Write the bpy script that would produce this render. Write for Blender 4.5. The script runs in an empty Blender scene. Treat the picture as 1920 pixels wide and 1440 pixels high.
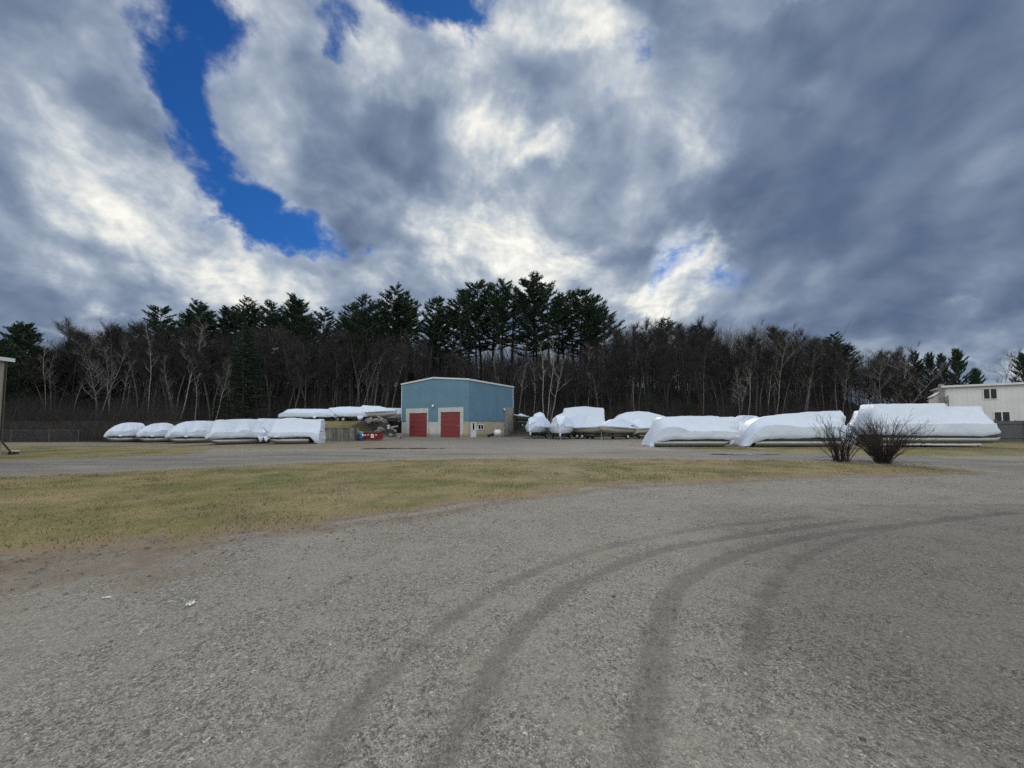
import bpy, bmesh, math, random
import numpy as np
from mathutils import Vector, Matrix, Euler, noise as mnoise

SC = bpy.context.scene
COL = SC.collection
R = math.radians
random.seed(7)
RNG = np.random.default_rng(11)

# ------------------------------------------------------------------ camera
F = 723.0                      # focal length in photograph pixels (1920 wide): a 13.5 mm lens
PITCH = R(3.0)
HOR = 798.0                    # row of the horizon in the photograph
SH = HOR - (720 + F * math.tan(PITCH))
EYE = 1.6
cd = bpy.data.cameras.new("camera")
cam = bpy.data.objects.new("camera", cd)
COL.objects.link(cam)
cam.location = (0, 0, EYE)
cam.rotation_euler = (R(90) + PITCH, 0, 0)
cd.sensor_width = 36.0
cd.lens = F / 1920 * 36.0
cd.shift_y = SH / 1920
cd.clip_start = 0.05
cd.clip_end = 6000
SC.camera = cam


def ray(px, py):
    a = (px - 960) / F
    b = (720 + SH - py) / F
    up = Vector((0, -math.sin(PITCH), math.cos(PITCH)))
    fw = Vector((0, math.cos(PITCH), math.sin(PITCH)))
    return Vector((1, 0, 0)) * a + up * b + fw


def at(px, py, Y):
    d = ray(px, py)
    return Vector((0, 0, EYE)) + d * (Y / d.y)


def gnd(px, py, z=0.0):
    d = ray(px, py)
    return Vector((0, 0, EYE)) + d * ((z - EYE) / d.z)


# ------------------------------------------------------------------ node helper
class NT:
    def __init__(self, tree):
        self.t = tree
        self.n = tree.nodes
        self.l = tree.links

    def new(self, typ, **kw):
        n = self.n.new(typ)
        for k, v in kw.items():
            setattr(n, k, v)
        return n

    def put(self, sock, v):
        if v is None:
            return
        if isinstance(v, bpy.types.NodeSocket):
            self.l.new(v, sock)
        else:
            if sock.type == 'RGBA' and len(v) == 3:
                v = (*v, 1.0)
            sock.default_value = v

    def math(self, op, a, b=None, c=None, clamp=False):
        n = self.new('ShaderNodeMath', operation=op, use_clamp=clamp)
        for i, v in enumerate((a, b, c)):
            self.put(n.inputs[i], v)
        return n.outputs[0]

    def vmath(self, op, a, b=None, scale=None):
        n = self.new('ShaderNodeVectorMath', operation=op)
        self.put(n.inputs[0], a)
        if b is not None:
            self.put(n.inputs[1], b)
        if scale is not None:
            self.put(n.inputs['Scale'], scale)
        return n.outputs['Value'] if op in ('LENGTH', 'DOT_PRODUCT', 'DISTANCE') else n.outputs[0]

    def smooth(self, v, a, b, lo=0.0, hi=1.0, lin=False):
        n = self.new('ShaderNodeMapRange', interpolation_type='LINEAR' if lin else 'SMOOTHSTEP')
        for i, x in enumerate((v, a, b, lo, hi)):
            self.put(n.inputs[i], x)
        return n.outputs[0]

    def noise(self, vec, scale, detail=4, rough=0.55, dist=0.0, color=False, lac=2.0):
        n = self.new('ShaderNodeTexNoise')
        self.put(n.inputs['Vector'], vec)
        n.inputs['Scale'].default_value = scale
        n.inputs['Detail'].default_value = detail
        n.inputs['Roughness'].default_value = rough
        n.inputs['Distortion'].default_value = dist
        n.inputs['Lacunarity'].default_value = lac
        return n.outputs['Color' if color else 'Fac']

    def voro(self, vec, scale, out='Distance', rnd=1.0, feature='F1'):
        n = self.new('ShaderNodeTexVoronoi', feature=feature)
        self.put(n.inputs['Vector'], vec)
        n.inputs['Scale'].default_value = scale
        n.inputs['Randomness'].default_value = rnd
        return n.outputs[out]

    def ramp(self, v, stops, interp='LINEAR'):
        n = self.new('ShaderNodeValToRGB')
        n.color_ramp.interpolation = interp
        e = n.color_ramp.elements
        while len(e) < len(stops):
            e.new(0.5)
        for i, (p, c) in enumerate(stops):
            e[i].position = p
            e[i].color = (*c, 1) if len(c) == 3 else c
        self.put(n.inputs[0], v)
        return n.outputs[0]

    def mix(self, f, a, b, blend='MIX'):
        n = self.new('ShaderNodeMix', data_type='RGBA', blend_type=blend)
        self.put(n.inputs[0], f)
        self.put(n.inputs[6], a)
        self.put(n.inputs[7], b)
        return n.outputs[2]

    def attr(self, name):
        n = self.new('ShaderNodeAttribute', attribute_name=name)
        return n.outputs['Fac']

    def mapping(self, vec, scale=(1, 1, 1), loc=(0, 0, 0), rot=(0, 0, 0), typ='POINT'):
        n = self.new('ShaderNodeMapping', vector_type=typ)
        self.put(n.inputs['Vector'], vec)
        n.inputs['Location'].default_value = loc
        n.inputs['Rotation'].default_value = rot
        n.inputs['Scale'].default_value = scale
        return n.outputs[0]


# ------------------------------------------------------------------ sky
SUN_EL, SUN_AZ = R(33), R(8)           # behind the bright cloud ahead, a little to the right (azimuth from +Y towards +X)
W = bpy.data.worlds.new("World")
SC.world = W
W.use_nodes = True
nt = NT(W.node_tree)
W.node_tree.nodes.clear()
tc = nt.new('ShaderNodeTexCoord')
D0 = nt.vmath('NORMALIZE', tc.outputs['Generated'])
sep = nt.new('ShaderNodeSeparateXYZ')
nt.l.new(D0, sep.inputs[0])
dz = nt.math('MAXIMUM', sep.outputs[2], 0.0)
# a vaulted cloud deck: direction -> point on the deck
k = nt.math('DIVIDE', 1.0, nt.math('ADD', dz, 1.0))
P = nt.vmath('SCALE', D0, scale=k)
P = nt.vmath('MULTIPLY', P, (1.7, 1.7, 2.0))
# warps that fray the cloud outlines
w1 = nt.vmath('SUBTRACT', nt.noise(P, 2.6, 3, 0.5, color=True), (0.5, 0.5, 0.5))
w2 = nt.vmath('SUBTRACT', nt.noise(P, 9.0, 7, 0.62, color=True), (0.5, 0.5, 0.5))
PW = nt.vmath('ADD', P, nt.vmath('SCALE', w1, scale=0.16))
DW = nt.vmath('ADD', D0, nt.vmath('SCALE', w1, scale=0.12))
DW = nt.vmath('ADD', DW, nt.vmath('SCALE', w2, scale=0.10))
DB = nt.vmath('ADD', D0, nt.vmath('SCALE', w1, scale=0.22))
DB = nt.vmath('ADD', DB, nt.vmath('SCALE', w2, scale=0.12))


def blob(vec, px, py, rx, ry, ang, wt):
    c = ray(px, py).normalized()
    ca, sa = math.cos(R(ang)), math.sin(R(ang))
    e = 2.0
    t1 = (ray(px + e * ca, py + e * sa).normalized() - c) / e
    t2 = (ray(px - e * sa, py + e * ca).normalized() - c) / e
    s1, s2 = t1.length * rx, t2.length * ry
    t1 = t1.normalized()
    t2 = (t2 - t1 * t2.dot(t1)).normalized()
    n3 = t1.cross(t2)
    M = Matrix((t1, t2, n3)).transposed()
    m = nt.mapping(vec, (s1, s2, 1.2 * max(s1, s2)), tuple(c), tuple(M.to_euler('XYZ')), 'TEXTURE')
    ln = nt.vmath('LENGTH', m)
    return nt.smooth(ln, 1.0, 0.0, 0.0, wt)


def addup(vec, blobs, start):
    v = start
    for b in blobs:
        v = nt.math('ADD', v, blob(vec, *b))
    return v
RELIEF, RELIEF2 = 1.9, 0.20
BACK_FILL = 2.5
HOLES = [  # breaks in the cloud: photograph column, row, radii, tilt, depth
    (360, 80, 165, 175, 8, 1.4), (345, 190, 118, 125, 10, 1.1), (388, 285, 100, 125, -25, 1.1),
    (436, 360, 104, 105, -40, 1.1), (505, 405, 128, 78, 25, 1.15), (592, 438, 92, 64, 30, 1.0),
    (795, 0, 190, 115, -5, 1.5), (870, 55, 85, 60, 10, 0.9), (655, 62, 70, 75, 20, 0.9), (612, 108, 40, 40, 0, 0.7),
    (1192, 105, 65, 85, 0, 0.95), (1262, 470, 70, 60, -20, 0.85), (1235, 525, 40, 50, 0, 0.5),
    (865, 105, 45, 40, 0, 0.55), (1345, 520, 90, 50, 0, 0.42), (700, 482, 60, 22, 30, 0.6), (1150, 180, 60, 60, 0, 0.4),
    (600, 30, 40, 60, 0, 0.4), (250, 300, 30, 40, -30, 0.35),
]
LIGHT = [  # thicker and thinner cloud
    (1650, 300, 620, 460, 0, -0.26), (1720, 500, 420, 210, -12, -0.08), (1480, 430, 230, 170, 0, -0.08), (1500, 610, 330, 90, 0, -0.06),
    (1380, 280, 120, 220, 10, -0.05), (1890, 120, 260, 260, 0, 0.03), (1870, 330, 160, 60, -25, 0.06), (1620, 480, 260, 40, -30, 0.05),
    (130, 110, 300, 120, 0, 0.06), (250, 225, 230, 90, 15, -0.12), (110, 30, 200, 60, 0, -0.05),
    (330, 325, 150, 90, 35, 0.32), (200, 370, 300, 130, 35, 0.28), (80, 440, 180, 80, 20, 0.10), (430, 480, 280, 85, 25, 0.28), (360, 505, 120, 40, 30, 0.16),
    (640, 515, 110, 70, 10, 0.24), (520, 560, 260, 50, 5, 0.10), (40, 300, 160, 150, 0, 0.10), (90, 545, 300, 90, 15, -0.13),
    (190, 562, 75, 32, 25, 0.28), (242, 585, 45, 18, 10, 0.25), (100, 620, 80, 20, 0, 0.16),
    (470, 60, 150, 110, 20, 0.18), (560, 60, 120, 120, 40, 0.10), (665, 150, 110, 75, 20, 0.26), (800, 180, 150, 120, 20, 0.24), (820, 85, 90, 45, 10, 0.30),
    (620, 250, 160, 110, 20, -0.06), (760, 300, 190, 100, 0, -0.08), (1000, 190, 120, 90, 0, -0.10), (560, 230, 90, 60, 20, 0.10),
    (940, 250, 130, 90, 30, 0.32), (1030, 305, 75, 50, -10, 0.36), (930, 440, 240, 80, 12, 0.36), (1000, 510, 330, 80, 5, 0.32),
    (860, 360, 200, 110, 10, 0.10), (1120, 70, 130, 90, 0, 0.34), (1010, 60, 180, 110, 0, 0.14), (1140, 30, 200, 80, 0, 0.10), (1300, 260, 90, 110, 20, 0.20),
    (1288, 475, 85, 75, 10, 0.62), (1235, 560, 95, 75, 0, 0.50), (1140, 430, 140, 60, 0, -0.06), (1200, 330, 120, 70, 0, -0.06), (1470, 195, 55, 35, -30, 0.14), (1460, 10, 90, 40, 0, 0.2),
    (1755, 572, 70, 36, 10, 0.18), (1830, 620, 200, 60, 0, 0.10), (1890, 668, 140, 26, 0, 0.42), (1700, 650, 200, 40, 0, 0.08),
]
sd = Vector((math.cos(SUN_EL) * math.sin(SUN_AZ), math.cos(SUN_EL) * math.cos(SUN_AZ), math.sin(SUN_EL)))
sunp = sd * (1 / (sd.z + 1.0))
tosun = nt.vmath('SUBTRACT', tuple((sunp.x * 1.7, sunp.y * 1.7, sunp.z * 2.0)), P)
tosun = nt.vmath('SCALE', tosun, scale=nt.math('DIVIDE', 1.12, nt.math('ADD', nt.vmath('LENGTH', tosun), 0.12)))


def fbm(vec, scale, detail, rough, dist=0.0):
    return nt.math('SUBTRACT', nt.noise(vec, scale, detail, rough, dist), 0.5)


fb = fbm(PW, 3.6, 8, 0.52)
fl = fbm(PW, 3.6, 6, 0.49)
fls = fbm(nt.vmath('ADD', PW, nt.vmath('SCALE', tosun, scale=0.06)), 3.6, 6, 0.49)
fb2 = fbm(PW, 13.0, 7, 0.58)
fb2s = fbm(nt.vmath('ADD', PW, nt.vmath('SCALE', tosun, scale=0.018)), 13.0, 6, 0.58)
hole = addup(DW, HOLES, 0.0)
near = nt.smooth(hole, 0.02, 0.5, 0.35, 1.0)
ragged = nt.math('ADD', nt.math('MULTIPLY', fb, 1.5), nt.math('MULTIPLY', fb2, 1.9))
dens = nt.math('ADD', nt.math('SUBTRACT', 0.72, hole), nt.math('MULTIPLY', ragged, near))
alpha = nt.smooth(dens, -0.50, 0.66)
# relief: a billow is lighter on the flank that faces the hidden sun
rel = nt.math('MULTIPLY', nt.math('SUBTRACT', fl, fls), RELIEF)
rel = nt.math('SUBTRACT', rel, nt.math('MULTIPLY', fb, 0.50))
rel = nt.math('ADD', rel, nt.math('MULTIPLY', fb2, RELIEF2))
lum = addup(DB, LIGHT, 0.47)
amp = nt.smooth(lum, 0.12, 0.6, 0.30, 1.0)
lum = nt.math('ADD', lum, nt.math('MULTIPLY', rel, amp))
crisp = nt.math('MULTIPLY', nt.math('SUBTRACT', fb2, fb2s), nt.smooth(lum, 0.40, 0.85, 0.0, 0.65))
lum = nt.math('ADD', lum, crisp)
rim = nt.math('MULTIPLY', nt.smooth(dens, 0.70, 0.1, 0.0, 0.30), nt.smooth(fb2, -0.2, 0.25, 0.2, 1.0))
lum = nt.math('ADD', lum, rim)
# added fill: unseen sky behind the camera, boosted to light the boats and ground
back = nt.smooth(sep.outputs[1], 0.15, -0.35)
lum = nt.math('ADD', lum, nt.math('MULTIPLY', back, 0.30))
ccol = nt.ramp(lum, [(0.0, (0.055, 0.085, 0.15)), (0.20, (0.105, 0.15, 0.25)), (0.38, (0.19, 0.25, 0.355)), (0.55, (0.34, 0.405, 0.505)),
                     (0.72, (0.56, 0.61, 0.66)), (0.88, (0.80, 0.81, 0.78)), (1.0, (0.97, 0.96, 0.90))])
sky = nt.new('ShaderNodeTexSky', sky_type='NISHITA')
sky.sun_disc = False
sky.sun_elevation = SUN_EL
sky.sun_rotation = SUN_AZ
sky.altitude = 0
sky.air_density = 1.0
sky.dust_density = 0.3
sky.ozone_density = 3.0
SKYS = 0.10
blue = nt.mix(1.0, sky.outputs[0], (0.062, 0.195, 0.385), 'MULTIPLY')
blue = nt.vmath('SCALE', blue, scale=2.0)
cl = nt.vmath('SCALE', ccol, scale=nt.math('MULTIPLY', nt.smooth(nt.math('MULTIPLY', back, nt.smooth(dz, 0.08, 0.55)), 0.0, 1.0, 1.0, BACK_FILL, True), 1.0 / SKYS))
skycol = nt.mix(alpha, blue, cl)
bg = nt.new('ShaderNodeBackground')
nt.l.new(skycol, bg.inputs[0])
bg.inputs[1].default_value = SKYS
wo = nt.new('ShaderNodeOutputWorld')
nt.l.new(bg.outputs[0], wo.inputs[0])
W.cycles.sampling_method = 'MANUAL'
W.cycles.sample_map_resolution = 512

sl = bpy.data.lights.new("sun", 'SUN')
sl.energy = 1.8
sl.angle = R(10)
sl.color = (1.0, 0.95, 0.87)
so = bpy.data.objects.new("sun", sl)
COL.objects.link(so)
so.rotation_euler = (-sd).to_track_quat('-Z', 'Y').to_euler()

SC.view_settings.view_transform = 'Standard'
SC.view_settings.look = 'None'
SC.cycles.use_denoising = False
SC.cycles.sample_clamp_indirect = 3.0
SC.view_settings.exposure = 0.0
SC.view_settings.gamma = 1.0
# ------------------------------------------------------------------ materials
MATS = {}


def mat(name, color=(0.5, 0.5, 0.5), rough=0.7, metal=0.0, var=0.15, scale=3.0, bump=0.0, bscale=20.0, build=None, stretch=(1, 1, 1), spec=0.5, trans=None):
    """A Principled material whose base colour and bump vary with noise in object space."""
    if name in MATS:
        return MATS[name]
    m = bpy.data.materials.new(name)
    m.use_nodes = True
    m.node_tree.nodes.clear()
    n = NT(m.node_tree)
    b = n.new('ShaderNodeBsdfPrincipled')
    o = n.new('ShaderNodeOutputMaterial')
    n.l.new(b.outputs[0], o.inputs[0])
    b.inputs['Roughness'].default_value = rough
    b.inputs['Metallic'].default_value = metal
    b.inputs['Specular IOR Level'].default_value = spec
    t = n.new('ShaderNodeTexCoord')
    v = n.mapping(t.outputs['Object'], stretch)
    f = n.noise(v, scale, 6, 0.6)
    lo = tuple(c * (1 - var) for c in color)
    hi = tuple(min(1, c * (1 + var)) for c in color)
    c = n.ramp(f, [(0.3, lo), (0.7, hi)])
    if build:
        c = build(n, t, c, b) or c
    n.put(b.inputs['Base Color'], c)
    if bump:
        bn = n.new('ShaderNodeBump')
        bn.inputs['Strength'].default_value = bump
        bn.inputs['Distance'].default_value = 0.02
        n.l.new(n.noise(v, bscale, 5, 0.6), bn.inputs['Height'])
        n.l.new(bn.outputs[0], b.inputs['Normal'])
    MATS[name] = m
    return m


# ------------------------------------------------------------------ mesh helpers
class MB:
    """Collects shapes and links them as ONE mesh object."""

    def __init__(self):
        self.v, self.f, self.s, self.a = [], [], [], []

    def add(self, verts, faces, smooth=False):
        o = len(self.v)
        self.v += [tuple(p) for p in verts]
        self.f += [tuple(i + o for i in f) for f in faces]
        self.s += [smooth] * len(faces)
        return self

    def box(self, x0, x1, y0, y1, z0, z1, M=None):
        p = [Vector((x, y, z)) for z in (z0, z1) for y in (y0, y1) for x in (x0, x1)]
        if M is not None:
            p = [M @ q for q in p]
        return self.add(p, [(0, 2, 3, 1), (4, 5, 7, 6), (0, 1, 5, 4), (2, 6, 7, 3), (0, 4, 6, 2), (1, 3, 7, 5)])

    def bar(self, a, b, w, h=None, up=Vector((0, 0, 1))):
        a, b = Vector(a), Vector(b)
        h = h or w
        d = (b - a).normalized()
        s = d.cross(up)
        if s.length < 1e-4:
            s = d.cross(Vector((0, 1, 0)))
        s.normalize()
        u = s.cross(d)
        p = [q + s * i * w / 2 + u * j * h / 2 for q in (a, b) for i, j in ((-1, -1), (1, -1), (1, 1), (-1, 1))]
        return self.add(p, [(3, 2, 1, 0), (4, 5, 6, 7), (0, 1, 5, 4), (1, 2, 6, 5), (2, 3, 7, 6), (3, 0, 4, 7)])

    def tube(self, pts, rad, n=8, caps=True, smooth=True):
        pts = [Vector(p) for p in pts]
        if not hasattr(rad, '__len__'):
            rad = [rad] * len(pts)
        vs, fs = [], []
        d0 = (pts[1] - pts[0]).normalized()
        ref = Vector((0, 0, 1)) if abs(d0.z) < 0.8 else Vector((1, 0, 0))
        for i, p in enumerate(pts):
            d = (pts[min(i + 1, len(pts) - 1)] - pts[max(i - 1, 0)]).normalized()
            s = d.cross(ref).normalized()
            u = s.cross(d)
            for k in range(n):
                a = 2 * math.pi * k / n
                vs.append(p + (s * math.cos(a) + u * math.sin(a)) * rad[i])
        for i in range(len(pts) - 1):
            for k in range(n):
                k2 = (k + 1) % n
                fs.append((i * n + k, i * n + k2, (i + 1) * n + k2, (i + 1) * n + k))
        self.add(vs, fs, smooth)
        if caps:
            self.add(vs[:n], [tuple(range(n))][::-1])
            self.add(vs[-n:], [tuple(range(n))])
        return self

    def loft(self, rings, closed=True, cap=False, smooth=True):
        n = len(rings[0])
        vs = [p for r in rings for p in r]
        fs = []
        m = n if closed else n - 1
        for i in range(len(rings) - 1):
            for k in range(m):
                k2 = (k + 1) % n
                fs.append((i * n + k, i * n + k2, (i + 1) * n + k2, (i + 1) * n + k))
        self.add(vs, fs, smooth)
        if cap:
            self.add(rings[0], [tuple(range(n))[::-1]])
            self.add(rings[-1], [tuple(range(n))])
        return self

    def lathe(self, prof, n=16, M=None, smooth=True):
        rings = []
        for r, z in prof:
            ring = [Vector((r * math.cos(2 * math.pi * k / n), r * math.sin(2 * math.pi * k / n), z)) for k in range(n)]
            rings.append([M @ p for p in ring] if M is not None else ring)
        return self.loft(rings, True, True, smooth)

    def build(self, name, m, parent=None):
        return link(name, mesh(name, self.v, self.f, self.s), m, parent)


def mesh(name, v, f, s=None):
    me = bpy.data.meshes.new(name)
    me.from_pydata(v, [], f)
    if s is not None and any(s):
        me.polygons.foreach_set('use_smooth', s)
    me.update()
    return me


def np_mesh(name, v, faces, k, smooth=False):
    """numpy arrays -> mesh; faces is (n, k)."""
    me = bpy.data.meshes.new(name)
    v = np.ascontiguousarray(v, dtype=np.float32)
    faces = np.ascontiguousarray(faces, dtype=np.int32)
    me.vertices.add(len(v))
    me.vertices.foreach_set('co', v.ravel())
    me.loops.add(faces.size)
    me.loops.foreach_set('vertex_index', faces.ravel())
    me.polygons.add(len(faces))
    me.polygons.foreach_set('loop_start', np.arange(0, faces.size, k, dtype=np.int32))
    if smooth:
        me.polygons.foreach_set('use_smooth', np.ones(len(faces), dtype=bool))
    me.update(calc_edges=True)
    return me


def link(name, me, m=None, parent=None):
    o = bpy.data.objects.new(name, me)
    COL.objects.link(o)
    if m is not None:
        me.materials.append(m)
    if parent is not None:
        o.parent = parent
    return o


def tag(o, label=None, cat=None, group=None, kind=None):
    for k_, v_ in (('label', label), ('category', cat), ('group', group), ('kind', kind)):
        if v_:
            o[k_] = v_
    return o


def empty(name, loc, rz=0.0, label=None, cat=None, group=None, tilt=0.0):
    o = bpy.data.objects.new(name, None)
    COL.objects.link(o)
    o.empty_display_size = 0.3
    o.location = loc
    o.rotation_euler = (0, tilt, rz)
    return tag(o, label, cat, group)


KIDS = {}


def copy_tree(o, kids, parent=None):
    """A thing with copies of its parts and their sub-parts (kids: object -> its children)."""
    c = o.copy()
    COL.objects.link(c)
    c.parent = parent
    for ch in kids.get(o.name, ()):
        copy_tree(ch, kids, c)
    return c


def sstep(a, b, x):
    t = np.clip((x - a) / (b - a), 0, 1)
    return t * t * (3 - 2 * t)


# value noise on numpy arrays
def vnoise(x, y, seed=0):
    xi, yi = np.floor(x).astype(np.int64), np.floor(y).astype(np.int64)
    xf, yf = x - xi, y - yi
    xf, yf = xf * xf * (3 - 2 * xf), yf * yf * (3 - 2 * yf)

    def h(a, b):
        n = (a * 374761393 + b * 668265263 + seed * 974711) & 0x7fffffff
        n = ((n ^ (n >> 13)) * 1274126177) & 0x7fffffff
        n = (n ^ (n >> 16)) & 0x7fffffff
        return n / 0x7fffffff

    return (h(xi, yi) * (1 - xf) + h(xi + 1, yi) * xf) * (1 - yf) + (h(xi, yi + 1) * (1 - xf) + h(xi + 1, yi + 1) * xf) * yf - 0.5


def vfbm(x, y, seed=0, oct=4):
    s, a = 0.0, 1.0
    for i in range(oct):
        s = s + a * vnoise(x * 2 ** i + 17.3 * i, y * 2 ** i + 5.1 * i, seed + i)
        a *= 0.5
    return s


# ------------------------------------------------------------------ terrain
def hill_share(u):
    return sstep(-2.2, -1.2, u) * (0.62 + 0.38 * sstep(-1.0, -0.5, u)) * (1 - 0.25 * sstep(0.25, 0.7, u)) * (1 - 0.97 * sstep(0.80, 1.08, u))


def height(x, y):
    x, y = np.asarray(x, float), np.asarray(y, float)
    yy = np.maximum(y, 20.0)
    u = x / yy
    near = np.clip(y / 14.0, 0, 1)
    h = 0.02 * vfbm(x * 0.15, y * 0.15, 3) * near
    # terrace to the left of the blue building, held by the concrete wall
    wall = (x < -16.3) & (x > -30)
    t = np.where(x < -16.3, np.where(y > 40.55, 1.22, 0.0) * wall + (2.15 - 1.22 * wall) * sstep(40.6, 46.5, y), 2.15 * sstep(42.5, 48.5, y))
    edge = sstep(0.0, 2.5, -(x + 12.2 + (y - 44) * 0.36))
    t = t * edge
    # bank at the foot of the wood
    bank = 2.3 * sstep(55.0, 61.5, y) * (1 - sstep(0.86, 0.98, u))
    side = x - (-5.8 + (np.minimum(y, 64) - 51) * 0.555)      # to the right of the blue building's side wall
    bank = bank * np.where(x > -19, np.where(y < 64, sstep(0.5, 3.2, side), np.where(x < 1.5, sstep(64, 68, y), 1.0)), 1.0)
    hill = 13.0 * sstep(66, 140, y) * hill_share(u) + 10 * sstep(130, 260, y) * hill_share(u)
    h = h + np.maximum(t * (y < 90), np.minimum(bank, 2.3)) + hill
    h = h + 0.25 * vfbm(x * 0.3, y * 0.3, 9) * sstep(56, 66, y)
    return h


def hz(x, y):
    return float(height(np.array([x]), np.array([y]))[0])


def gpoly(pix, closed=True, step=None):
    """Ground points under a list of photograph pixels."""
    return np.array([tuple(gnd(a, b))[:2] for a, b in pix])


def catmull(P_, n=8, closed=False):
    P_ = np.asarray(P_, float)
    out = []
    m = len(P_)
    rng = range(m if closed else m - 1)
    for i in rng:
        p0 = P_[(i - 1) % m] if closed or i > 0 else P_[i]
        p1, p2 = P_[i], P_[(i + 1) % m]
        p3 = P_[(i + 2) % m] if closed or i + 2 < m else P_[(i + 1) % m]
        for t in np.linspace(0, 1, n, endpoint=False):
            out.append(0.5 * ((2 * p1) + (p2 - p0) * t + (2 * p0 - 5 * p1 + 4 * p2 - p3) * t * t + (3 * p1 - p0 - 3 * p2 + p3) * t ** 3))
    if not closed:
        out.append(P_[-1])
    return np.array(out)


def seg_dist(x, y, poly):
    """Distance of every point to an open polyline."""
    d = np.full(x.shape, 1e9)
    for (ax, ay), (bx, by) in zip(poly[:-1], poly[1:]):
        dx, dy = bx - ax, by - ay
        L = dx * dx + dy * dy + 1e-12
        t = np.clip(((x - ax) * dx + (y - ay) * dy) / L, 0, 1)
        d = np.minimum(d, np.hypot(x - ax - t * dx, y - ay - t * dy))
    return d


def inside_dist(x, y, poly):
    """Signed distance to a closed polygon, positive inside."""
    c = np.zeros(x.shape, bool)
    n = len(poly)
    for i in range(n):
        (ax, ay), (bx, by) = poly[i], poly[(i + 1) % n]
        cond = (ay > y) != (by > y)
        with np.errstate(divide='ignore', invalid='ignore'):
            xi = ax + (y - ay) * (bx - ax) / (by - ay if by != ay else 1e-12)
        c ^= cond & (x < xi)
    d = seg_dist(x, y, np.vstack([poly, poly[:1]]))
    return np.where(c, d, -d)
# ------------------------------------------------------------------ ground sheets
TRACKS = [  # wheel tracks in the gravel: photograph pixels, half width in metres, strength
    ([(560, 1500), (610, 1400), (690, 1300), (765, 1225), (860, 1150), (960, 1090), (1040, 1055), (1160, 1020), (1320, 990), (1520, 968)], 0.10, 0.72),
    ([(800, 1500), (845, 1400), (900, 1300), (950, 1210), (1010, 1145), (1090, 1090), (1180, 1050), (1280, 1022), (1420, 1000), (1600, 975)], 0.095, 0.95),
    ([(1180, 1500), (1200, 1380), (1222, 1260), (1240, 1160), (1275, 1095), (1340, 1055), (1430, 1025), (1530, 1003), (1680, 985), (1900, 960)], 0.11, 0.92),
    ([(1425, 1330), (1415, 1260), (1420, 1180), (1440, 1110), (1490, 1055), (1560, 1020), (1660, 992), (1800, 970)], 0.10, 0.68),
    ([(1560, 955), (1640, 945), (1720, 938), (1850, 925)], 0.14, 0.5),
]
LAWN_NEAR = [(-700, 1130), (-300, 1080), (0, 1048), (150, 1036), (400, 1010), (600, 985), (800, 963), (950, 936), (1150, 912), (1350, 904), (1500, 897), (1700, 893), (1840, 888)]
LAWN_FAR = [(1860, 886), (1800, 880), (1710, 873), (1530, 866), (1400, 862), (1200, 861), (1000, 858), (800, 861), (600, 867), (400, 877), (200, 886), (0, 894), (-300, 906), (-700, 925)]
ROAD_FAR = [(-900, 880), (-300, 872), (0, 865), (200, 857), (400, 850), (600, 844), (760, 838), (960, 833), (1130, 836), (1220, 843), (1380, 846), (1560, 851), (1760, 857), (1920, 863), (2200, 868), (2800, 880)]
ROAD_NEAR = [(2800, 930), (2200, 905), (1920, 893), (1860, 884), (1800, 878), (1710, 871), (1530, 864), (1400, 860), (1200, 859), (1000, 856), (800, 859), (600, 865), (400, 875), (200, 884), (0, 892), (-300, 904), (-900, 930)]

lawn_poly = gpoly([(a, b + 12 * min(1, max(0, (1500 - a) / 1500))) for a, b in LAWN_NEAR] + LAWN_FAR)
road_poly = gpoly(ROAD_FAR + ROAD_NEAR)


def stone_color(n, pos):
    """Crushed stone: grains of many greys, dust patches, brown stains, a few pale chips."""
    cell = n.voro(pos, 125.0, 'Color')
    s = n.new('ShaderNodeSeparateColor')
    n.l.new(cell, s.inputs[0])
    grain = n.ramp(s.outputs[0], [(0.0, (0.095, 0.086, 0.073)), (0.35, (0.195, 0.18, 0.155)), (0.75, (0.262, 0.243, 0.210)), (0.96, (0.31, 0.29, 0.252)), (1.0, (0.46, 0.43, 0.385))])
    cell2 = n.voro(pos, 44.0, 'Color')
    s2 = n.new('ShaderNodeSeparateColor')
    n.l.new(cell2, s2.inputs[0])
    coarse = n.ramp(s2.outputs[1], [(0.0, (0.5, 0.5, 0.5)), (0.3, (0.88, 0.88, 0.88)), (0.8, (1.08, 1.07, 1.05)), (0.99, (1.15, 1.15, 1.13)), (1.0, (1.8, 1.8, 1.75))])
    patch = n.noise(pos, 0.55, 6, 0.62)
    patch2 = n.noise(pos, 2.6, 5, 0.6)
    fine = n.noise(pos, 30.0, 3, 0.6)
    c = n.mix(1.0, grain, coarse, 'MULTIPLY')
    dust = n.smooth(n.math('ADD', patch, n.math('MULTIPLY', n.math('SUBTRACT', patch2, 0.5), 0.8)), 0.40, 0.62)
    c = n.mix(n.math('MULTIPLY', dust, 0.42), c, (0.268, 0.246, 0.208))
    rub = n.smooth(n.math('ADD', n.noise(pos, 1.2, 6, 0.65), n.math('MULTIPLY', n.math('SUBTRACT', fine, 0.5), 0.3)), 0.58, 0.75)
    c = n.mix(n.math('MULTIPLY', rub, 0.4), c, (0.105, 0.094, 0.08))
    st = n.smooth(n.noise(n.vmath('ADD', pos, (31.0, 7.0, 0.0)), 0.8, 7, 0.68), 0.585, 0.72)
    c = n.mix(n.math('MULTIPLY', st, 0.45), c, (0.20, 0.15, 0.095))
    return c, s.outputs[0], patch2


def dirt_color(n, pos):
    f = n.noise(pos, 3.0, 8, 0.68)
    return n.ramp(f, [(0.28, (0.085, 0.062, 0.044)), (0.5, (0.17, 0.13, 0.092)), (0.68, (0.235, 0.195, 0.15))])


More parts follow.
